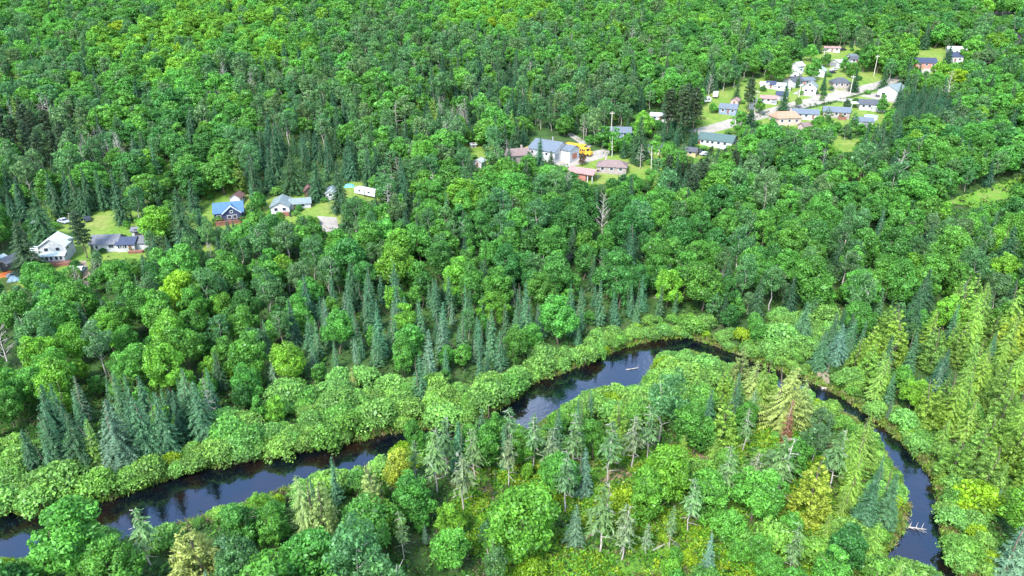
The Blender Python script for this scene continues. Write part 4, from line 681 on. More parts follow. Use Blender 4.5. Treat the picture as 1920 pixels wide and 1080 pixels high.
# --- the village
T_ = [
    ('house', 1366, 203, -22, 'blue-grey house with slate roof on its own lawn', 9, 7.5, 2.9, 1.8, 'slate', 'bluegrey', dict(wins='f:-2.5 f:2.5 l:0', doors='f:.3')), ('garden_shed', 1379, 188, 60, 'small pink shed beside the dark pine', 5, 4, 2.5, 1.2, 'pink', 'pink', dict(doors='l:0')),
    ('bungalow', 1441, 184, -18, 'white shed-like bungalow with dark end roof north of the road', 9, 6, 2.6, 1.2, 'pink', 'white', dict(wins='f:-3 f:0', doors='f:3:2.6:grey_door')), ('storage_building', 1466, 178, -18, 'dark-roofed shed joined behind the white bungalow', 6, 6, 2.6, 1.6, 'navy', 'white', dict(doors='f:0:2.6:grey_door')),
    ('long_shed', 1468, 160, -20, 'long white shed with a pale roof at the village back', 9, 5.5, 2.4, 1.3, 'light', 'white', dict(wins='f:-2 f:2', metal=True)), ('garden_shed', 1446, 157, -20, 'white shed with navy roof between two pale ones', 5, 5, 2.4, 1.4, 'navy', 'white', dict(doors='f:0')), ('garden_shed', 1434, 156, -25, 'low white rounded shed at the end of the row', 4.5, 4, 2.2, 1.0, 'white', 'white', dict(doors='f:0')),
    ('house', 1489, 152, 25, 'white house with wide dark roof behind a small spruce', 9, 8, 2.9, 2.0, 'darkgrey', 'white', dict(wins='f:-2 f:2 r:0')), ('house', 1493, 139, 60, 'small bright white house with a light roof', 6, 5.5, 3.2, 1.7, 'white', 'white', dict(wins='l:0 f:0')), ('house', 1496, 128, 30, 'narrow tall white house at the wood edge', 5.5, 5, 4.2, 1.8, 'white', 'white', dict(wins='f:0:2.6 f:0')),
    ('house', 1519, 166, 62, 'white gabled house with light grey roof beside the junction', 8, 7.5, 3.8, 2.7, 'sage', 'white', dict(wins='l:-1.7 l:1.7 l:0:4 f:-2 f:2', doors='f:0')), ('house', 1512, 150, 20, 'low house with dark blue roof behind the white gable', 8, 6, 2.6, 1.4, 'slate', 'brick', dict(wins='f:-2 f:2')), ('house', 1575, 155, -8, 'brown brick house with dark hipped roof by the junction', 10, 8.5, 3.0, 2.1, 'darkgrey', 'stone', dict(wins='f:-3 f:0 f:3', hip=.9)),
    ('house', 1537, 133, 60, 'white house with a teal metal roof', 9, 7, 3, 1.8, 'teal', 'white', dict(wins='l:0 f:-2', metal=True)), ('garage', 1574, 117, 28, 'white garage with a shallow pale roof', 10, 8, 2.8, 1.4, 'light', 'white', dict(doors='l:0:4:grey_door', metal=True)), ('garden_shed', 1603, 111, -10, 'small white house with a navy roof near the poplar', 6, 5, 2.6, 1.5, 'darkgrey', 'white', dict(wins='f:-1', doors='f:1')), ('garden_shed', 1598, 104, 10, 'little shed with pale roof behind the navy-roofed one', 5, 4, 2.2, 1, 'slate', 'white', dict(doors='f:0')),
    ('mobile_home', 1560, 90, -14, 'pink-roofed mobile home on the top lawn', 10, 4, 2.6, .8, 'pink', 'white', dict(wins='f:-3 f:3', doors='f:0')), ('house', 1733, 118, -10, 'brick house with navy roof at the upper road', 12, 9, 3.0, 2.4, 'navy', 'brick', dict(wins='f:-4 f:0 f:4 r:0')), ('house', 1790, 108, -22, 'white house with navy roof facing the upper road', 9, 8, 3.4, 2.2, 'navy', 'white', dict(wins='f:-2.5 f:2.5 l:0', doors='f:0')),
    ('garage', 1806, 106, 55, 'white gabled wing building with navy roof beside the white house', 7, 7, 2.8, 2.0, 'navy', 'white', dict(wins='l:0')), ('long_shed', 1793, 95, -20, 'long white-roofed building behind the navy-roofed white house', 11, 6, 3.6, 1.4, 'white', 'white', dict(wins='f:-3 f:0', metal=True)), ('garden_shed', 1829, 72, 20, 'tiny white roof among trees at the far top', 6, 5, 2.6, 1.4, 'white', 'white', dict(doors='f:0', metal=True)),
    ('house', 1862, 93, 30, 'small dun-roofed house beyond the upper road', 8, 6, 2.6, 1.5, 'dun', 'stone', dict(wins='f:-2 f:2')), ('house', 1901, 78, 70, 'tall black house near the far edge', 8, 7, 5.5, 2.6, 'black', 'black', dict(wins='l:0:3 f:0:3')), ('metal_shed', 1918, 103, 60, 'pale teal metal roof cut by the picture edge', 10, 7, 3, 1.6, 'teal', 'mint', dict(doors='l:0', metal=True)),
    ('house', 1674, 173, -140, 'big white hall-like house with light grey roof by the plantation', 14, 11, 3.9, 2.9, 'sage', 'white', dict(wins='r:-2:1.2:2 l:0:1.2', doors='b:0:4:grey_door')), ('house', 1628, 195, -14, 'white house with dark grey roof and side carport', 10, 8, 2.8, 1.9, 'darkgrey', 'white', dict(wins='f:-3 f:0 f:3', doors='f:1.6')), ('annex', 1647, 199, -14, 'low flat white annex beside the dark-roofed house', 7, 5, 2.2, .5, 'white', 'white', dict(wins='f:0')),
    ('bungalow', 1568, 209, -20, 'long slate-roofed bungalow with a porch below the road', 13, 8, 2.8, 1.9, 'slate', 'stone', dict(wins='f:-4 f:0 f:4', doors='f:2')), ('bungalow', 1507, 212, -16, 'low white bungalow with long blue-grey roof by the road', 14, 7.5, 2.7, 1.7, 'slate', 'white', dict(wins='f:-5 f:-2 f:1', doors='f:4.5')), ('house', 1472, 221, 8, 'beige house with orange tan roof by the road', 13, 9.5, 3.2, 2.4, 'tan', 'beige', dict(wins='f:-4 f:0 f:4 l:-2 l:2', hip=.5, chim=(3, 1))),
    ('garden_shed', 1510, 235, 20, 'small purple-brown roofed shed below the tan-roofed house', 5, 4.5, 2.4, 1.4, 'dun', 'pink', dict(doors='f:0')), ('garage', 1618, 226, -16, 'slate-roofed garage beside the round blue pool', 9, 6.5, 2.6, 1.5, 'slate', 'white', dict(doors='f:1:3:grey_door', wins='f:-3')), ('house', 1752, 152, -10, 'low house with maroon roof behind the spruce rows', 11, 8, 2.6, 1.7, 'brown', 'brick', dict(wins='f:-3 f:3')), ('house', 1445, 250, 30, 'white house mostly hidden below the road', 8, 6, 2.6, 1.5, 'light', 'white', dict(wins='f:-2 f:2')),
    ('house', 1418, 195, 60, 'white house behind the dark roadside pine', 7, 6, 3, 1.6, 'light', 'white', dict(wins='l:0 f:0')), ('garden_shed', 1702, 128, 10, 'small grey shed by the brick house', 5, 4, 2.4, 1.2, 'grey', 'stone', dict(doors='f:0'))]
for nm, px, py, az, lab, L, Wd, hh, rise, rf, wl, kw in T_:
    h = site(nm, px, py, az, lab, 'shed' if 'shed' in nm else nm.split('_')[-1], r=max(L, Wd) * .6); block(h, L, Wd, hh, rise, rf, wl, **kw)
    if nm == 'house' and 'big white hall' in lab: window(h, 'b', L, Wd, 4, 1.2)
    if 'porch' in lab: deck(h, 1, 5, -6.5, -4.1, .4)
    if 'side carport' in lab:
        MB().slab([(-9, -3.5, 2.7), (-5.5, -3.5, 2.9), (-5.5, 3.5, 2.9), (-9, 3.5, 2.7)], .2).build('carport_roof', MC['white_roof'], h)
        for y in (-3.3, 3.3): MB().box(-8.9, -8.7, y - .1, y + .1, -1, 2.5).build('post', TRIM, h)
# --- poles, vehicles and yard things
def pole(px, py, H, label):
    p = at(px, py); e = tag(empty('utility_pole', p, R(rnd.uniform(-30, 30))), label, 'utility pole', 'utility poles along the village road')
    MB().tube([(0, 0, -1), (0, 0, H)], [.22, .15], 8).build('post', paint('pole_wood', (.42, .39, .35)), e)
    c = MB().box(-1.1, 1.1, -.08, .08, H - .9, H - .7).build('crossarm', MC['pole_wood'], e)
    for x in (-.95, -.4, .4, .95): MB().tube([(x, 0, H - .7), (x, 0, H - .4)], [.07, .05], 6).build('insulator', METAL, c)
for a in ((1145, 262, 12, 'tall pale utility pole in front of the grey-blue roofed house'), (1496, 193, 9, 'utility pole by the road opposite the low white bungalow'), (1593, 180, 10, 'utility pole at the road edge below the junction'), (1638, 143, 11, 'pale utility pole before the leafy village trees'), (1541, 126, 9, 'utility pole beside the teal-roofed house'), (1415, 210, 10, 'utility pole beside the roadside pine'), (1831, 95, 8, 'utility pole beside the white house at the top'), (1667, 140, 9, 'utility pole near the dark roadside spruces')): pole(*a)
def car(px, py, az, col, label, cat='car', kind_='parked_car', L=4.5, Wd=1.8, Ht=1.5, van=False, group='vehicles parked round the houses'):
    p = at(px, py, .5); e = tag(empty(kind_, p, R(az)), label, cat, group); SOLID.append((p.x, p.y, 3)); m = paint('car_' + col, {'dark': (.03, .035, .045), 'silver': (.42, .45, .5), 'white': (.5, .52, .55), 'blue': (.35, .48, .62), 'red': (.3, .05, .05)}[col], rough=.3, var=.08)
    a = L / 2; z1 = .35 + Ht * .38; prof = [(-a, .4), (-a * .97, z1), (-a * .62, z1 + .02), (-a * .42, Ht), (a * .25, Ht), (a * .52, z1 + .05), (a * .96, z1 - .12), (a, .4)]
    if van: prof = [(-a, .4), (-a * .98, Ht), (a * .45, Ht), (a * .72, z1 + .1), (a * .98, z1 - .05), (a, .4)]
    MB().prism(prof, -Wd / 2, Wd / 2).build('body', m, e)
    for s in (-1, 1): MB().add([(x, s * (Wd / 2 + d), z) for d in (0, .02) for x, z in ((-a * .55, z1 + .04), (-a * .40, Ht - .1), (a * .22, Ht - .1), (a * .44, z1 + .06))], [(0, 1, 2, 3), (7, 6, 5, 4), (0, 4, 5, 1), (1, 5, 6, 2), (2, 6, 7, 3), (3, 7, 4, 0)]).build('side_window', GLASS, e)
    ws = ((a * .27, Ht + .005), (a * .53, z1 + .06)) if not van else ((a * .47, Ht), (a * .72, z1 + .13))
    MB().add([(x + d, y, z + d) for d in (0, .03) for (x, z) in ws for y in (-Wd * .44, Wd * .44)], [(0, 1, 3, 2), (6, 7, 5, 4), (0, 4, 5, 1), (1, 5, 7, 3), (3, 7, 6, 2), (2, 6, 4, 0)]).build('windscreen', GLASS, e)
    for x in (-a * .62, a * .62):
        for s in (-1, 1): MB().tube([(x, s * (Wd / 2 - .2), .35), (x, s * (Wd / 2 + .03), .35)], [.35, .35], 12).build('wheel', RUBBER, e)
    return e
for a in ((119, 415, -30, 'silver', 'silver car parked at the back of the mown lawn'), (164, 411, -60, 'dark', 'dark car alone on the mown lawn', 'car', 'parked_car', 4, 2), (270, 456, 60, 'dark', 'dark car beside the end of the long bungalow'), (20, 504, 40, 'dark', 'dark car in front of the open shelter'), (151, 506, 100, 'white', 'pale car on the farmhouse driveway'),
          (1058, 293, 25, 'dark', 'dark car on the gravel yard by the garage'), (1313, 286, 20, 'dark', 'dark car by the yellow shed'), (1322, 289, 20, 'silver', 'silver car by the yellow shed'), (1649, 179, 40, 'dark', 'dark car beside the big white house'), (1612, 198, 70, 'white', 'white car under the side carport'), (1560, 136, 20, 'dark', 'dark pickup-like car by the teal-roofed house'), (1563, 131, 20, 'white', 'white car by the teal-roofed house'), (1580, 93, 10, 'dark', 'dark car at the end of the mobile home'), (1588, 110, 30, 'dark', 'dark car near the pale-roofed garage'), (1896, 86, 60, 'dark', 'dark car before the tall black house'), (30, 516, 20, 'silver', 'silver car beside the orange tarpaulin')): car(*a)
YEL = paint('bus_yellow', (.55, .33, .03), rough=.4, var=.08); DK = paint('bus_black', (.02, .02, .02))
def bus(px, py, az, L, label):
    p = at(px, py, 1.2); e = tag(empty('school_bus', p, R(az)), label, 'bus', 'yellow buses at the garage'); SOLID.append((p.x, p.y, 5)); a = L / 2
    MB().prism([(-a, .5), (-a, 2.7), (-a + .4, 3.0), (a - 2.3, 3.0), (a - 2.0, 2.75), (a - 1.7, 1.75), (a - .1, 1.55), (a, .5)], -1.2, 1.2).build('body', YEL, e)
    for s in (-1, 1):
        for x in np.arange(-a + .5, a - 2.6, .85): MB().box(x, x + .62, *sorted((s * 1.19, s * 1.23)), 1.75, 2.5).build('window', GLASS, e)
        MB().box(-a + .1, a - 1.8, *sorted((s * 1.2, s * 1.22)), 1.3, 1.42).build('stripe', DK, e)
        for x in (-a + 2, a - 1.2): MB().tube([(x, s * .9, .5), (x, s * 1.24, .5)], [.5, .5], 12).build('wheel', RUBBER, e)
    MB().add([(a - 2.0, y, 2.7) for y in (-1.05, 1.05)] + [(a - 1.72, y, 1.85) for y in (-1.05, 1.05)] + [(a - 1.95, y, 2.72) for y in (-1.05, 1.05)] + [(a - 1.67, y, 1.87) for y in (-1.05, 1.05)], [(0, 1, 3, 2), (6, 7, 5, 4), (0, 4, 5, 1), (1, 5, 7, 3), (3, 7, 6, 2), (2, 6, 4, 0)]).build('windscreen', GLASS, e)
bus(1083, 278, -33, 11, 'yellow school bus behind the white garage'); bus(1095, 285, -33, 7, 'shorter yellow bus at the front of the pair'); bus(998, 285, -40, 6.5, 'yellow bus half hidden behind the spruce by the garage')
def trailer(px, py, az, L, label):
    p = at(px, py, 1.2); e = tag(empty('travel_trailer', p, R(az)), label, 'trailer'); SOLID.append((p.x, p.y, 4)); a = L / 2
    MB().prism([(-a, .6), (-a, 2.3), (-a + .5, 2.8), (a - .5, 2.8), (a, 2.2), (a - .3, .6)], -1.2, 1.2).build('body', paint('trailer_white', (.52, .51, .5), rough=.4), e)
    for x in (-a * .5, a * .4): MB().box(x - .5, x + .5, -1.24, -1.18, 1.5, 2.1).build('window', GLASS, e)
    MB().box(-.35, .35, -1.24, -1.18, .7, 2.4).build('door', METAL, e)
    for s in (-1, 1): MB().tube([(0, s * .9, .35), (0, s * 1.22, .35)], [.35, .35], 10).build('wheel', RUBBER, e)
trailer(688, 361, -32, 10, 'long white travel trailer at the edge of the trees'); trailer(1342, 178, 70, 5, 'white box trailer below the wood edge'); trailer(1324, 188, 30, 4.5, 'small rounded white trailer near the blue-grey house'); trailer(70, 424, 60, 5, 'pale trailer half hidden behind the dark spruce')
def tarp(name, px, py, sx, sy, az, hgt, mat, label, cat):
    p = at(px, py, .3); v = []; n = 9
    for i in range(n):
        for j in range(n):
            x, y = (i / (n - 1) - .5) * sx, (j / (n - 1) - .5) * sy; e = min(i, j, n - 1 - i, n - 1 - j)
            v.append((x + rnd.uniform(-.1, .1), y + rnd.uniform(-.1, .1), -.1 if e == 0 else hgt * min(1, e / 2) + rnd.uniform(-.1, .1)))
    f = [(i * n + j, i * n + n + j, i * n + n + j + 1, i * n + j + 1) for i in range(n - 1) for j in range(n - 1)]
    o = MB().add(v, f).build(name, mat, None); o.location = p; o.rotation_euler = (0, .0, R(az)); tag(o, label, cat)
tarp('tarpaulin', 24, 511, 7.5, 4.2, 24, .5, paint('orange_tarp', (.72, .17, .03), rough=.5), 'orange tarpaulin spread over a pile on the grass', 'tarpaulin')
tarp('covered_boat', 27, 524, 3.6, 2, 15, 1.2, paint('pale_blue_cover', (.45, .58, .68), rough=.5), 'boat-like bundle under a pale blue cover by the orange tarpaulin', 'covered boat')
tarp('tarpaulin', 655, 348, 4, 2.5, 10, .8, paint('teal_tarp', (.10, .42, .42), rough=.5), 'teal tarpaulin over a stack near the white trailer', 'tarpaulin')
p = at(1633, 218, 1); e = tag(empty('swimming_pool', p), 'round above-ground pool with bright blue water', 'pool'); SOLID.append((p.x, p.y, 4))
wl = MB(); k = 28
wl.add([(r * math.cos(6.2832 * i / k), r * math.sin(6.2832 * i / k), z) for r, z in ((3.0, -1.5), (3.0, 1.3), (2.85, 1.3), (2.85, 1.0)) for i in range(k)], [(j * k + i, j * k + (i + 1) % k, (j + 1) * k + (i + 1) % k, (j + 1) * k + i) for j in range(3) for i in range(k)]); wl.build('wall', TRIM, e)
MB().slab([(2.84 * math.cos(6.2832 * i / k), 2.84 * math.sin(6.2832 * i / k), 1.12) for i in range(k)], .1).build('water', paint('pool_blue', (.02, .33, .62), rough=.1), e)
p = at(1676, 238, 1); e = tag(empty('fabric_garage', p, R(30)), 'dark round-topped fabric shelter below the spruce rows', 'shelter'); SOLID.append((p.x, p.y, 5))
MB().prism([(3 * math.cos(t * math.pi / 12), 3.2 * math.sin(t * math.pi / 12) - .3) for t in range(13)], -4, 4).build('cover', paint('dark_fabric', (.06, .05, .065)), e); MB().box(-1.6, 1.6, -4.06, -3.98, -.2, 2.1).build('door', MC['dark_door_or_shade'], e)
tb = tag(empty('wooden_swing_set', at(140, 412)), 'spindly play frame on the mown lawn', 'play frame')
for x in (-1.6, 1.6):
    MB().tube([(x, -.9, -.2), (x, 0, 2.2)], [.06, .06], 5).build('leg', PALE, tb); MB().tube([(x, .9, -.2), (x, 0, 2.2)], [.06, .06], 5).build('leg', PALE, tb)
MB().tube([(-1.8, 0, 2.2), (1.8, 0, 2.2)], [.07, .07], 5).build('beam', PALE, tb)

# ------------------------------------------------------------------ fallen timber in the clearing and the river
def log(px, py, az, L, r, label, wet=False, mat=None, branches=4, name='fallen_log'):
    if wet: x, y = on_plane(px, py, WATER); z = WATER + r * .6
    else: q = at(px, py); x, y, z = q.x, q.y, float(ground_z(np.array([q.x]), np.array([q.y]))[0]) + r
    e = MB(); e.tube([(-L / 2, 0, 0), (0, rnd.uniform(-.2, .2), .05), (L / 2, 0, .1)], [r, r * .8, r * .35], 7)
    for k in range(branches):
        t = rnd.uniform(-.2, .48); s = rnd.choice((-1, 1)); l = rnd.uniform(.5, 1.4); e.tube([(L * t, 0, .05), (L * t + l * .6, s * l, .25 + rnd.uniform(0, .4))], [r * .4, .02], 4)
    o = e.build(name, mat or PALE); o.location = (x, y, z); o.rotation_euler = (0, 0, R(az)); tag(o, label, 'log', 'fallen timber')
log(1705, 990, -12, 5, .16, 'bleached branchy log stranded in the shaded channel', True, PALE, 9); log(768, 838, 20, 2.6, .3, 'brown drowned log in the river narrows', True, BARK, 6); log(1552, 728, 10, 3, .3, 'grey drift log at the foot of the gravel bar', True, None, 3); log(1185, 692, 15, 3, .12, 'thin stick beside the islet in the river bend', True, None, 3)
log(240, 1024, 8, 3.6, .14, 'pale branch pile at the near river bank', True, BIRCH, 10); log(1775, 985, 70, 4, .12, 'tangle of grey twigs hanging at the channel bank', True, PALE, 14); log(1128, 742, 12, 3, .1, 'thin log by the shrub tongue in the river', True, PALE, 3)
for i, (px, py, az, L) in enumerate(((1415, 965, 5, 4), (1450, 905, 80, 4.5), (1300, 905, 40, 4), (1245, 1020, 35, 5), (1170, 1010, -20, 4), (1125, 1000, 25, 3), (1060, 1045, -60, 4), (1390, 1010, 15, 3.5), (1485, 1060, -10, 4.5), (1330, 870, 60, 3), (900, 930, -30, 3), (1345, 985, 0, 3.5), (1215, 900, 20, 3.2), (1105, 915, -15, 3))):
    log(px, py, az, L, .11, f"pale fallen log {['flat on green ferns', 'pointing upslope', 'across the brown soil', 'beside thin firs', 'under a thin fir', 'near the bright maple', 'slanting in the ferns', 'among low bushes', 'near the golden cedar', 'by the brown patch', 'in the narrow wood', 'lying level mid-clearing', 'behind the twin maple', 'before the bare stems'][i]} in the clearing")

# ------------------------------------------------------------------ fill the wood
for px, py in ((1541, 690), (1543, 705), (1545, 720)):
    p = at(px, py); SOLID.append((p.x, p.y, 4.5))
for x, y, r in SOLID: GRIDH.setdefault((int(x // 6), int(y // 6)), []).append((x, y, r * .7))
def fill(n, y0, y1, small=False, bush=False, edge=False, only=None):
    made = 0
    ycand = np.sqrt(G.uniform(y0 ** 2, y1 ** 2, n)); xcand = G.uniform(-1, 1, n) * (ycand * .93 + 45) * .86
    dist = river_dist(xcand, ycand); zz = ground_z(xcand, ycand)
    for x, y, d, z in zip(xcand, ycand, dist, zz):
        if d < .1 or (edge and d > 5): continue
        bx, by_, s = proj(x, y, z + 2); px, py, s = proj(x, y, z + 6)
        if px < -60 or px > 1980 or py > 1150: continue
        jx, jy = px + rnd.gauss(0, 14), py + rnd.gauss(0, 9)
        zone = ZONES[min(17, max(0, int(jy // 60)))][min(31, max(0, int(jx // 60)))]
        low = ZONES[min(17, max(0, int((by_ + rnd.gauss(0, 9)) // 60)))][min(31, max(0, int((bx + rnd.gauss(0, 14)) // 60)))]
        if low in 'wu': zone = low
        elif zone in 'wu': zone = low
        if bush and not edge and not (zone == 'w' or d < 3.6): continue
        k, t = rnd.choices(*MIXES[zone])[0]
        if bush and not edge and k != 'alder_bush': continue
        if only and (k != only or zone not in 'cf' or (k == 'cedar_tree' and px < 1625 + rnd.gauss(0, 30))): continue
        if edge or (d < 3.2 and zone != 'c'): k, t = 'alder_bush', rnd.choice(('alder', 'alder', 'alderdeep', 'lime' if rnd.random() < .35 else 'alder'))
        if zone == 'u' and rnd.random() < .5: continue
        sp = SPEC[k]; H = rnd.uniform(*sp[0]); H *= rnd.uniform(.9, 1.1)
        if edge: H *= rnd.uniform(.5, .85)
        if small: H *= rnd.uniform(.45, .7)
        if y < 112 and k == 'maple_tree': H *= .8
        wide = 1.28 if k == 'maple_tree' and y > 220 else 1.12 if k == 'aspen_tree' and y > 220 else 1
        if near(x, y, (.6 if edge else 1.0 + .7 * (wide - 1)) * sp[2] * H / ((sp[0][0] + sp[0][1]) / 2)): continue
        if y < 520:
            ok = False
            for f in (1, .72, .5):
                if not hides(x, y, z, H * f, H * f * sp[1]): ok = True; break
            if not ok:
                if k in ('alder_bush', 'dead_tree'): continue
                k2 = 'alder_bush'; H2 = rnd.uniform(1.6, 3.2)
                if hides(x, y, z, H2, H2 * .7) or rnd.random() < .2: continue
                k, H, f, t, wide = k2, H2, 1, rnd.choice(('alderdeep', 'alder')), 1
                if zone == 'c' and not hides(x, y, z, H2 * 1.7, H2 * .5): k, H, t = 'cedar_tree', H2 * 1.7, rnd.choice(('yellow', 'olive', 'yellow'))
            H *= f
        put(k, t, float(x), float(y), H, rnd.uniform(.86, 1.16) * wide, None, float(z) if d > 5 else float(z) - .1); made += 1
    return made
fill(14000, 55, 230, bush=True); fill(9000, 55, 215, bush=True, edge=True); fill(4500, 55, 190, only='cedar_tree'); fill(3800, 110, 240, only='fir_tree'); fill(26000, 55, 640); fill(30000, 55, 640, True)

# ------------------------------------------------------------------ which trees are things of their own, and what they are called
PLACES = [('the white farmhouse', 108, 470), ('the long grey-roofed bungalow', 226, 450), ('the navy house', 430, 393), ('the sage-roofed bungalow', 533, 380), ('the white travel trailer', 688, 360), ('the bus garage', 1035, 275), ('the brown-roofed chimney house', 1150, 308), ('the green-roofed bungalow', 1345, 262),
    ('the tan-roofed house', 1472, 218), ('the spruce plantation', 1745, 205), ('the brick house', 1735, 115), ('the far white house', 1798, 100), ('the mown clearing', 1585, 270), ('the grassy track', 1860, 360), ('the tall grey snag', 1130, 415), ('the red-brown dead conifer', 1605, 350), ('the stand of dead stems', 850, 215), ('the bleached leaning tree', 20, 650), ('the big blue spruce', 235, 820),
    ('the upper river bend', 1290, 645), ('the gravel bar', 1540, 700), ('the rust-topped conifer', 1470, 800), ('the river narrows', 800, 815), ('the shaded channel', 1690, 870), ('the stranded white log', 1705, 990), ('the large clearing maple', 975, 950), ('the fern clearing', 1400, 980), ('the wide river reach', 480, 900), ('the blue river pool', 60, 1000),
    ('the sunlit hilltop canopy', 420, 60), ('the pale aspen slope', 700, 60), ('the golden far canopy', 930, 25), ('the wooded rise over the village', 1250, 60), ('the dark hillside spruces', 560, 250), ('the dead-stem gully', 200, 310), ('the dark pine belt', 40, 210), ('the shaded wooded rim', 1550, 30), ('the small lawn in the wood', 890, 280), ('the leafy mid-slope', 800, 480), ('the lower leafy wood', 330, 640), ('the fir-spiked wood', 1000, 560), ('the aspen wood', 1640, 480), ('the cedar hillside', 1800, 640), ('the deep green hollow', 1250, 420), ('the wide shrub bank', 650, 760), ('the silver spruces', 1560, 640)]
ORD = ['first', 'second', 'third', 'fourth', 'fifth', 'sixth', 'seventh', 'eighth', 'ninth', 'tenth', 'eleventh', 'twelfth', 'thirteenth', 'fourteenth', 'fifteenth', 'sixteenth', 'seventeenth', 'eighteenth', 'nineteenth'] + [a + b for a in ('twenty', 'thirty', 'forty', 'fifty', 'sixty') for b in ('-first', '-second', '-third', '-fourth', '-fifth', '-sixth', '-seventh', '-eighth', '-ninth', '-something')]
GROUPW = {'maple_tree': 'round leafy trees of the wood', 'aspen_tree': 'slender leafy trees of the wood', 'birch_tree': 'white-stemmed birches', 'spruce_tree': 'pointed spruces of the wood', 'fir_tree': 'spire-like firs of the wood', 'cedar_tree': 'feathery cedars by the river', 'lanky_fir_tree': 'thin bare-stemmed firs', 'pine_tree': 'tiered pines', 'alder_bush': 'alder bushes on the banks', 'dead_tree': 'leafless dead trees', 'dead_cedar': 'dead rusty conifers'}
by = {}
for t in TREES:
    px, py, s = proj(t['x'], t['y'], t['z'] + t['H'] * .6); t['px'], t['py'], t['s'] = px, py, s
    vis = min(1, max(0, (px + 30) / 60)) * min(1, max(0, (1950 - px) / 60)) * (1 if -20 < py < 1095 else 0)
    t['big'] = s * s * t['H'] ** 2 * SPEC[t['kind']][1] * vis * (30 if t['special'] and t['special'] != 'YARD' else 1); by.setdefault(t['kind'], []).append(t)
LIMIT = 290
for k, v in by.items():
    v.sort(key=lambda t: -t['big'])
    for i, t in enumerate(v): t['own'] = i < LIMIT and (t['big'] > 0)
    for t in [t for t in v if t['own'] and not t['special']][-40:]: t['seed'] = True     # these stay single meshes, which the rest of the wood repeats
groups = {}
for t in TREES:
    if not t['own'] or (t['special'] and t['special'] not in ('PLANT', 'YARD')): continue
    sp = SPEC[t['kind']]; a, b = sp[0]; q = (t['H'] - a) / (b - a); size = 'tall' if q > .75 else 'small' if q < .2 else ''
    if t['special'] == 'PLANT': key = ('dark bluish spruce in the close plantation rows', '')
    else:
        n, lx, ly = min(PLACES, key=lambda p: (p[1] - t['px']) ** 2 + (1.6 * (p[2] - t['py'])) ** 2); dx, dy = t['px'] - lx, t['py'] - ly
        rel = ('beyond' if dy < 0 else 'below') if abs(dy) * 1.2 > abs(dx) else ('left of' if dx < 0 else 'right of')
        col = TINT[t['tint']][1]; w = sp[3]
        if t['kind'] == 'dead_tree': col = 'grey'
        far = 'close ' if math.hypot(dx, dy) < 70 else ''
        key = (' '.join(x for x in (size, col, w, far + rel, n) if x), '')
    groups.setdefault(key, []).append(t)
for (lab, _), v in groups.items():
    v.sort(key=lambda t: t['px'])
    for i, t in enumerate(v):
        t['label'] = lab if len(v) == 1 else f'{lab}, leftmost' if i == 0 else f'{lab}, rightmost' if i == len(v) - 1 else f'{lab}, {ORD[min(i, len(ORD) - 1)]} from left'
        if len(t['label'].split()) > 15: t['label'] = t['label'].replace(' slender', '').replace(' pointed', '').replace(' round ', ' ')
counts = {}
for t in TREES:
    if not t['own']: continue
    K = KINDS[t['kind']]; f = t['H'] / K.H; sc = (f * t['wid'], f * t['wid'], f); loc = (t['x'], t['y'], t['z']); tall = t['H'] * t['s']
    lab = t['special'] if t['special'] and t['special'] not in ('PLANT', 'YARD') else t['label']; cat = 'bush' if 'bush' in t['kind'] else 'tree'
    grp = 'spruces of the plantation' if t['special'] == 'PLANT' else GROUPW[t['kind']]
    i = t['var']
    if K.crown[i] is not None and tall > 70 and not t.get('seed') or t['special'] and t['special'] not in ('PLANT', 'YARD') and K.crown[i] is not None:
        e = empty(t['kind'], loc, t['rot']); e.scale = sc
        link('trunk', K.trunk[i], e); c = link('crown', K.crown[i], e); c['tint'] = t['col']
    else:
        e = link(t['kind'], K.whole[i]); e.location = loc; e.rotation_euler = (0, 0, t['rot']); e.scale = sc; e['tint'] = t['col']
        K.src = getattr(K, 'src', {}); K.src[i] = e
    tag(e, lab, cat, grp); counts[t['kind']] = counts.get(t['kind'], 0) + 1

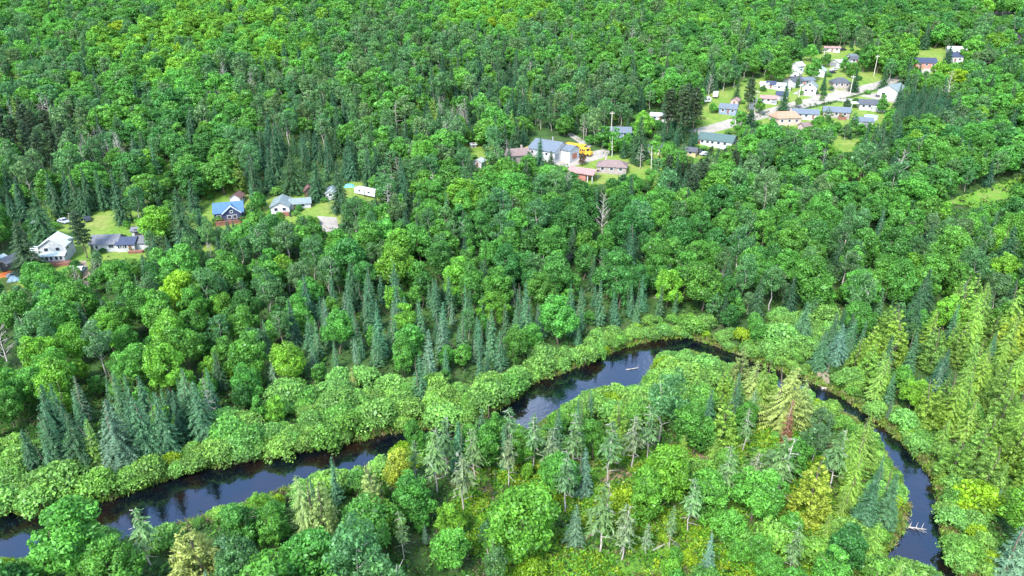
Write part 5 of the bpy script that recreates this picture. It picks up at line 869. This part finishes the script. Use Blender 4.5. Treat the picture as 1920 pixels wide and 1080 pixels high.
# ------------------------------------------------------------------ the rest of each kind: one stuff object, instanced on points
def scatter(name, ts, sources, label):
    n = len(ts); me = bpy.data.meshes.new(name); me.vertices.add(n); me.vertices.foreach_set('co', np.array([(t['x'], t['y'], t['z']) for t in ts], np.float32).ravel())
    def attr(nm, ty, fld, arr): a = me.attributes.new(nm, ty, 'POINT'); a.data.foreach_set(fld, np.asarray(arr).ravel())
    H0 = KINDS[ts[0]['kind']].H
    attr('tint', 'FLOAT_COLOR', 'color', np.array([(*t['col'], 1) for t in ts], np.float32)); attr('turn', 'FLOAT_VECTOR', 'vector', np.array([(0, 0, t['rot']) for t in ts], np.float32))
    attr('size', 'FLOAT_VECTOR', 'vector', np.array([(t['H'] / H0 * t['wid'], t['H'] / H0 * t['wid'], t['H'] / H0) for t in ts], np.float32)); attr('pick', 'INT', 'value', np.array([t['var'] % len(sources) for t in ts], np.int32))
    o = link(name, me); tag(o, label, kind='stuff')
    g = bpy.data.node_groups.new(name, 'GeometryNodeTree'); g.interface.new_socket('Geometry', in_out='INPUT', socket_type='NodeSocketGeometry'); g.interface.new_socket('Geometry', in_out='OUTPUT', socket_type='NodeSocketGeometry')
    a, b = g.nodes.new('NodeGroupInput'), g.nodes.new('NodeGroupOutput'); inst = g.nodes.new('GeometryNodeInstanceOnPoints'); j = g.nodes.new('GeometryNodeGeometryToInstance')
    for s in reversed(sources):
        q = g.nodes.new('GeometryNodeObjectInfo'); q.inputs['Object'].default_value = s; q.transform_space = 'ORIGINAL'; q.inputs['As Instance'].default_value = False; g.links.new(q.outputs['Geometry'], j.inputs[0])
    def named(nm, ty):
        x = g.nodes.new('GeometryNodeInputNamedAttribute'); x.data_type = ty; x.inputs['Name'].default_value = nm; return x.outputs['Attribute']
    g.links.new(a.outputs[0], inst.inputs['Points']); g.links.new(j.outputs[0], inst.inputs['Instance']); inst.inputs['Pick Instance'].default_value = True
    g.links.new(named('pick', 'INT'), inst.inputs['Instance Index'])
    er = g.nodes.new('FunctionNodeEulerToRotation'); g.links.new(named('turn', 'FLOAT_VECTOR'), er.inputs[0]); g.links.new(er.outputs[0], inst.inputs['Rotation']); g.links.new(named('size', 'FLOAT_VECTOR'), inst.inputs['Scale'])
    g.links.new(inst.outputs[0], b.inputs[0]); md = o.modifiers.new('scatter', 'NODES'); md.node_group = g
WORDS = {'maple_tree': 'leafy_wood', 'aspen_tree': 'aspen_wood', 'spruce_tree': 'spruce_wood', 'fir_tree': 'fir_wood', 'cedar_tree': 'cedar_wood', 'alder_bush': 'shrubbery', 'lanky_fir_tree': 'thin_wood', 'pine_tree': 'pine_wood', 'dead_tree': 'dead_wood', 'birch_tree': 'birch_wood', 'dead_cedar': 'dead_cedar_wood'}
for k, v in by.items():
    rest = [t for t in v if not t['own']]
    if not rest: continue
    src = list(getattr(KINDS[k], 'src', {}).values())
    if not src: print('NOSRC', k, len(rest)); continue
    scatter(WORDS[k], rest, src, 'the further ' + SPEC[k][3] + 's that merge into the wood')
    print('STUFF', k, len(rest), len(src))
print('TREES', len(TREES), counts)

# ------------------------------------------------------------------ undergrowth between the trees and ferns in the clearing
def carpet(name, n, area, per, spread, size, cols, label, lift=.3, up=1.0):
    x, y = area(n); z = ground_z(x, y); k = len(x); keep = river_dist(x, y) > .4
    for p in CLEAR: keep &= ~inside(p, x, y)
    x, y, z = x[keep], y[keep], z[keep]; k = len(x)
    c = np.repeat(np.stack([x, y, z], 1), per, 0) + G.normal(size=(k * per, 3)) * np.array([spread, spread, spread * .35]) + np.array([0, 0, lift])
    nrm = G.normal(size=(k * per, 3)) * .6 + np.array([0, 0, up]); v, qd = leaves(c, nrm, size, .55)
    me = np_mesh(name, v, qd, cols, np.repeat(G.integers(0, len(cols), k), per), np.repeat(np.clip(np.repeat(G.uniform(.1, .7, k), per) + G.normal(scale=.15, size=k * per), 0, 1), 4))
    tag(link(name, me), label, kind='stuff')
def leafm(name, col):
    m = FOL.copy(); m.name = name; t = [x for x in m.node_tree.nodes if x.type == 'ATTRIBUTE' and x.attribute_name == 'tint'][0]; s = t.outputs['Color'].links[0].to_socket
    m.node_tree.links.remove(t.outputs['Color'].links[0]); s.default_value = col; return m
CLEAR = [px_poly(p) for p in LAWNS] + [px_poly(p) for p in OPEN[14:22] if len(p) > 2]
def wood(n):
    y = np.sqrt(G.uniform(70 ** 2, 360 ** 2, n)); x = G.uniform(-1, 1, n) * (y * .93 + 45) * .8; return x, y
carpet('undergrowth', 21000, wood, 7, .8, .42, [leafm('low_leaf_deep', (.03, .10, .015)), leafm('low_leaf_mid', (.055, .15, .02)), leafm('low_leaf_dull', (.05, .085, .025))], 'low leafy undergrowth on the forest floor')
def near_wood(n):
    y = np.sqrt(G.uniform(56 ** 2, 128 ** 2, n)); x = G.uniform(-1, 1, n) * (y * .93 + 45) * .8; return x, y
carpet('low_bracken', 9000, near_wood, 16, .6, .24, [leafm('bracken_deep', (.05, .16, .025)), leafm('bracken_mid', (.09, .24, .03)), leafm('bracken_brown', (.11, .12, .05))], 'low bracken between the near trees', .35)
FERN = px_poly([(860, 850), (1000, 840), (1200, 850), (1330, 810), (1470, 800), (1540, 850), (1570, 960), (1660, 1010), (1660, 1130), (960, 1130), (840, 1000)])
def fern(n):
    P = np.array(FERN); x = G.uniform(P[:, 0].min(), P[:, 0].max(), n * 3); y = G.uniform(P[:, 1].min(), P[:, 1].max(), n * 3); k = inside(FERN, x, y); x, y = x[k], y[k]
    w = np.sin(x * .55 + 1.3) * np.sin(y * .6) + np.sin(x * .21 + y * .33) + G.normal(scale=.35, size=len(x)); k = w > -.25; return x[k][:n], y[k][:n]
carpet('ferns', 4200, fern, 26, .45, .2, [leafm('fern_lime', (.19, .36, .02)), leafm('fern_green', (.12, .31, .025)), leafm('fern_fresh', (.09, .28, .03)), leafm('fern_yellow', (.22, .33, .02))], 'bright ferns and brambles covering the clearing', .45)

def edge(n):
    i = G.integers(0, len(RIV), n); a, b = RIV[i], RIV[(i + 1) % len(RIV)]; t = G.uniform(0, 1, (n, 1)); p = a + (b - a) * t; c = RIV.mean(0)
    p = p + G.normal(scale=1.0, size=(n, 2)); d = river_dist(p[:, 0], p[:, 1]); k = (d > -.35) & (d < 2.2) & (p[:, 1] > 60); return p[k, 0], p[k, 1]
CLEAR = []
def strip(name, n, per, label):
    x, y = edge(n); k = len(x); z = np.maximum(ground_z(x, y), WATER + .05)
    c = np.repeat(np.stack([x, y, z], 1), per, 0) + G.normal(size=(k * per, 3)) * np.array([.28, .28, .12]) + np.array([0, 0, .35])
    al = G.normal(size=(k * per, 3)) * .5 + np.array([0, 0, 1.0]); v, qd = leaves(c, G.normal(size=(k * per, 3)), .42, .16, al)
    ms = [leafm('reed_green', (.14, .30, .04)), leafm('reed_yellow', (.20, .29, .05)), leafm('reed_straw', (.22, .20, .09))]
    tag(link(name, np_mesh(name, v, qd, ms, np.repeat(G.integers(0, 3, k), per), np.repeat(np.clip(G.normal(.4, .18, k * per), 0, 1), 4))), label, kind='stuff')
strip('bank_grass', 9000, 14, 'tall grass and reeds along the water edge')
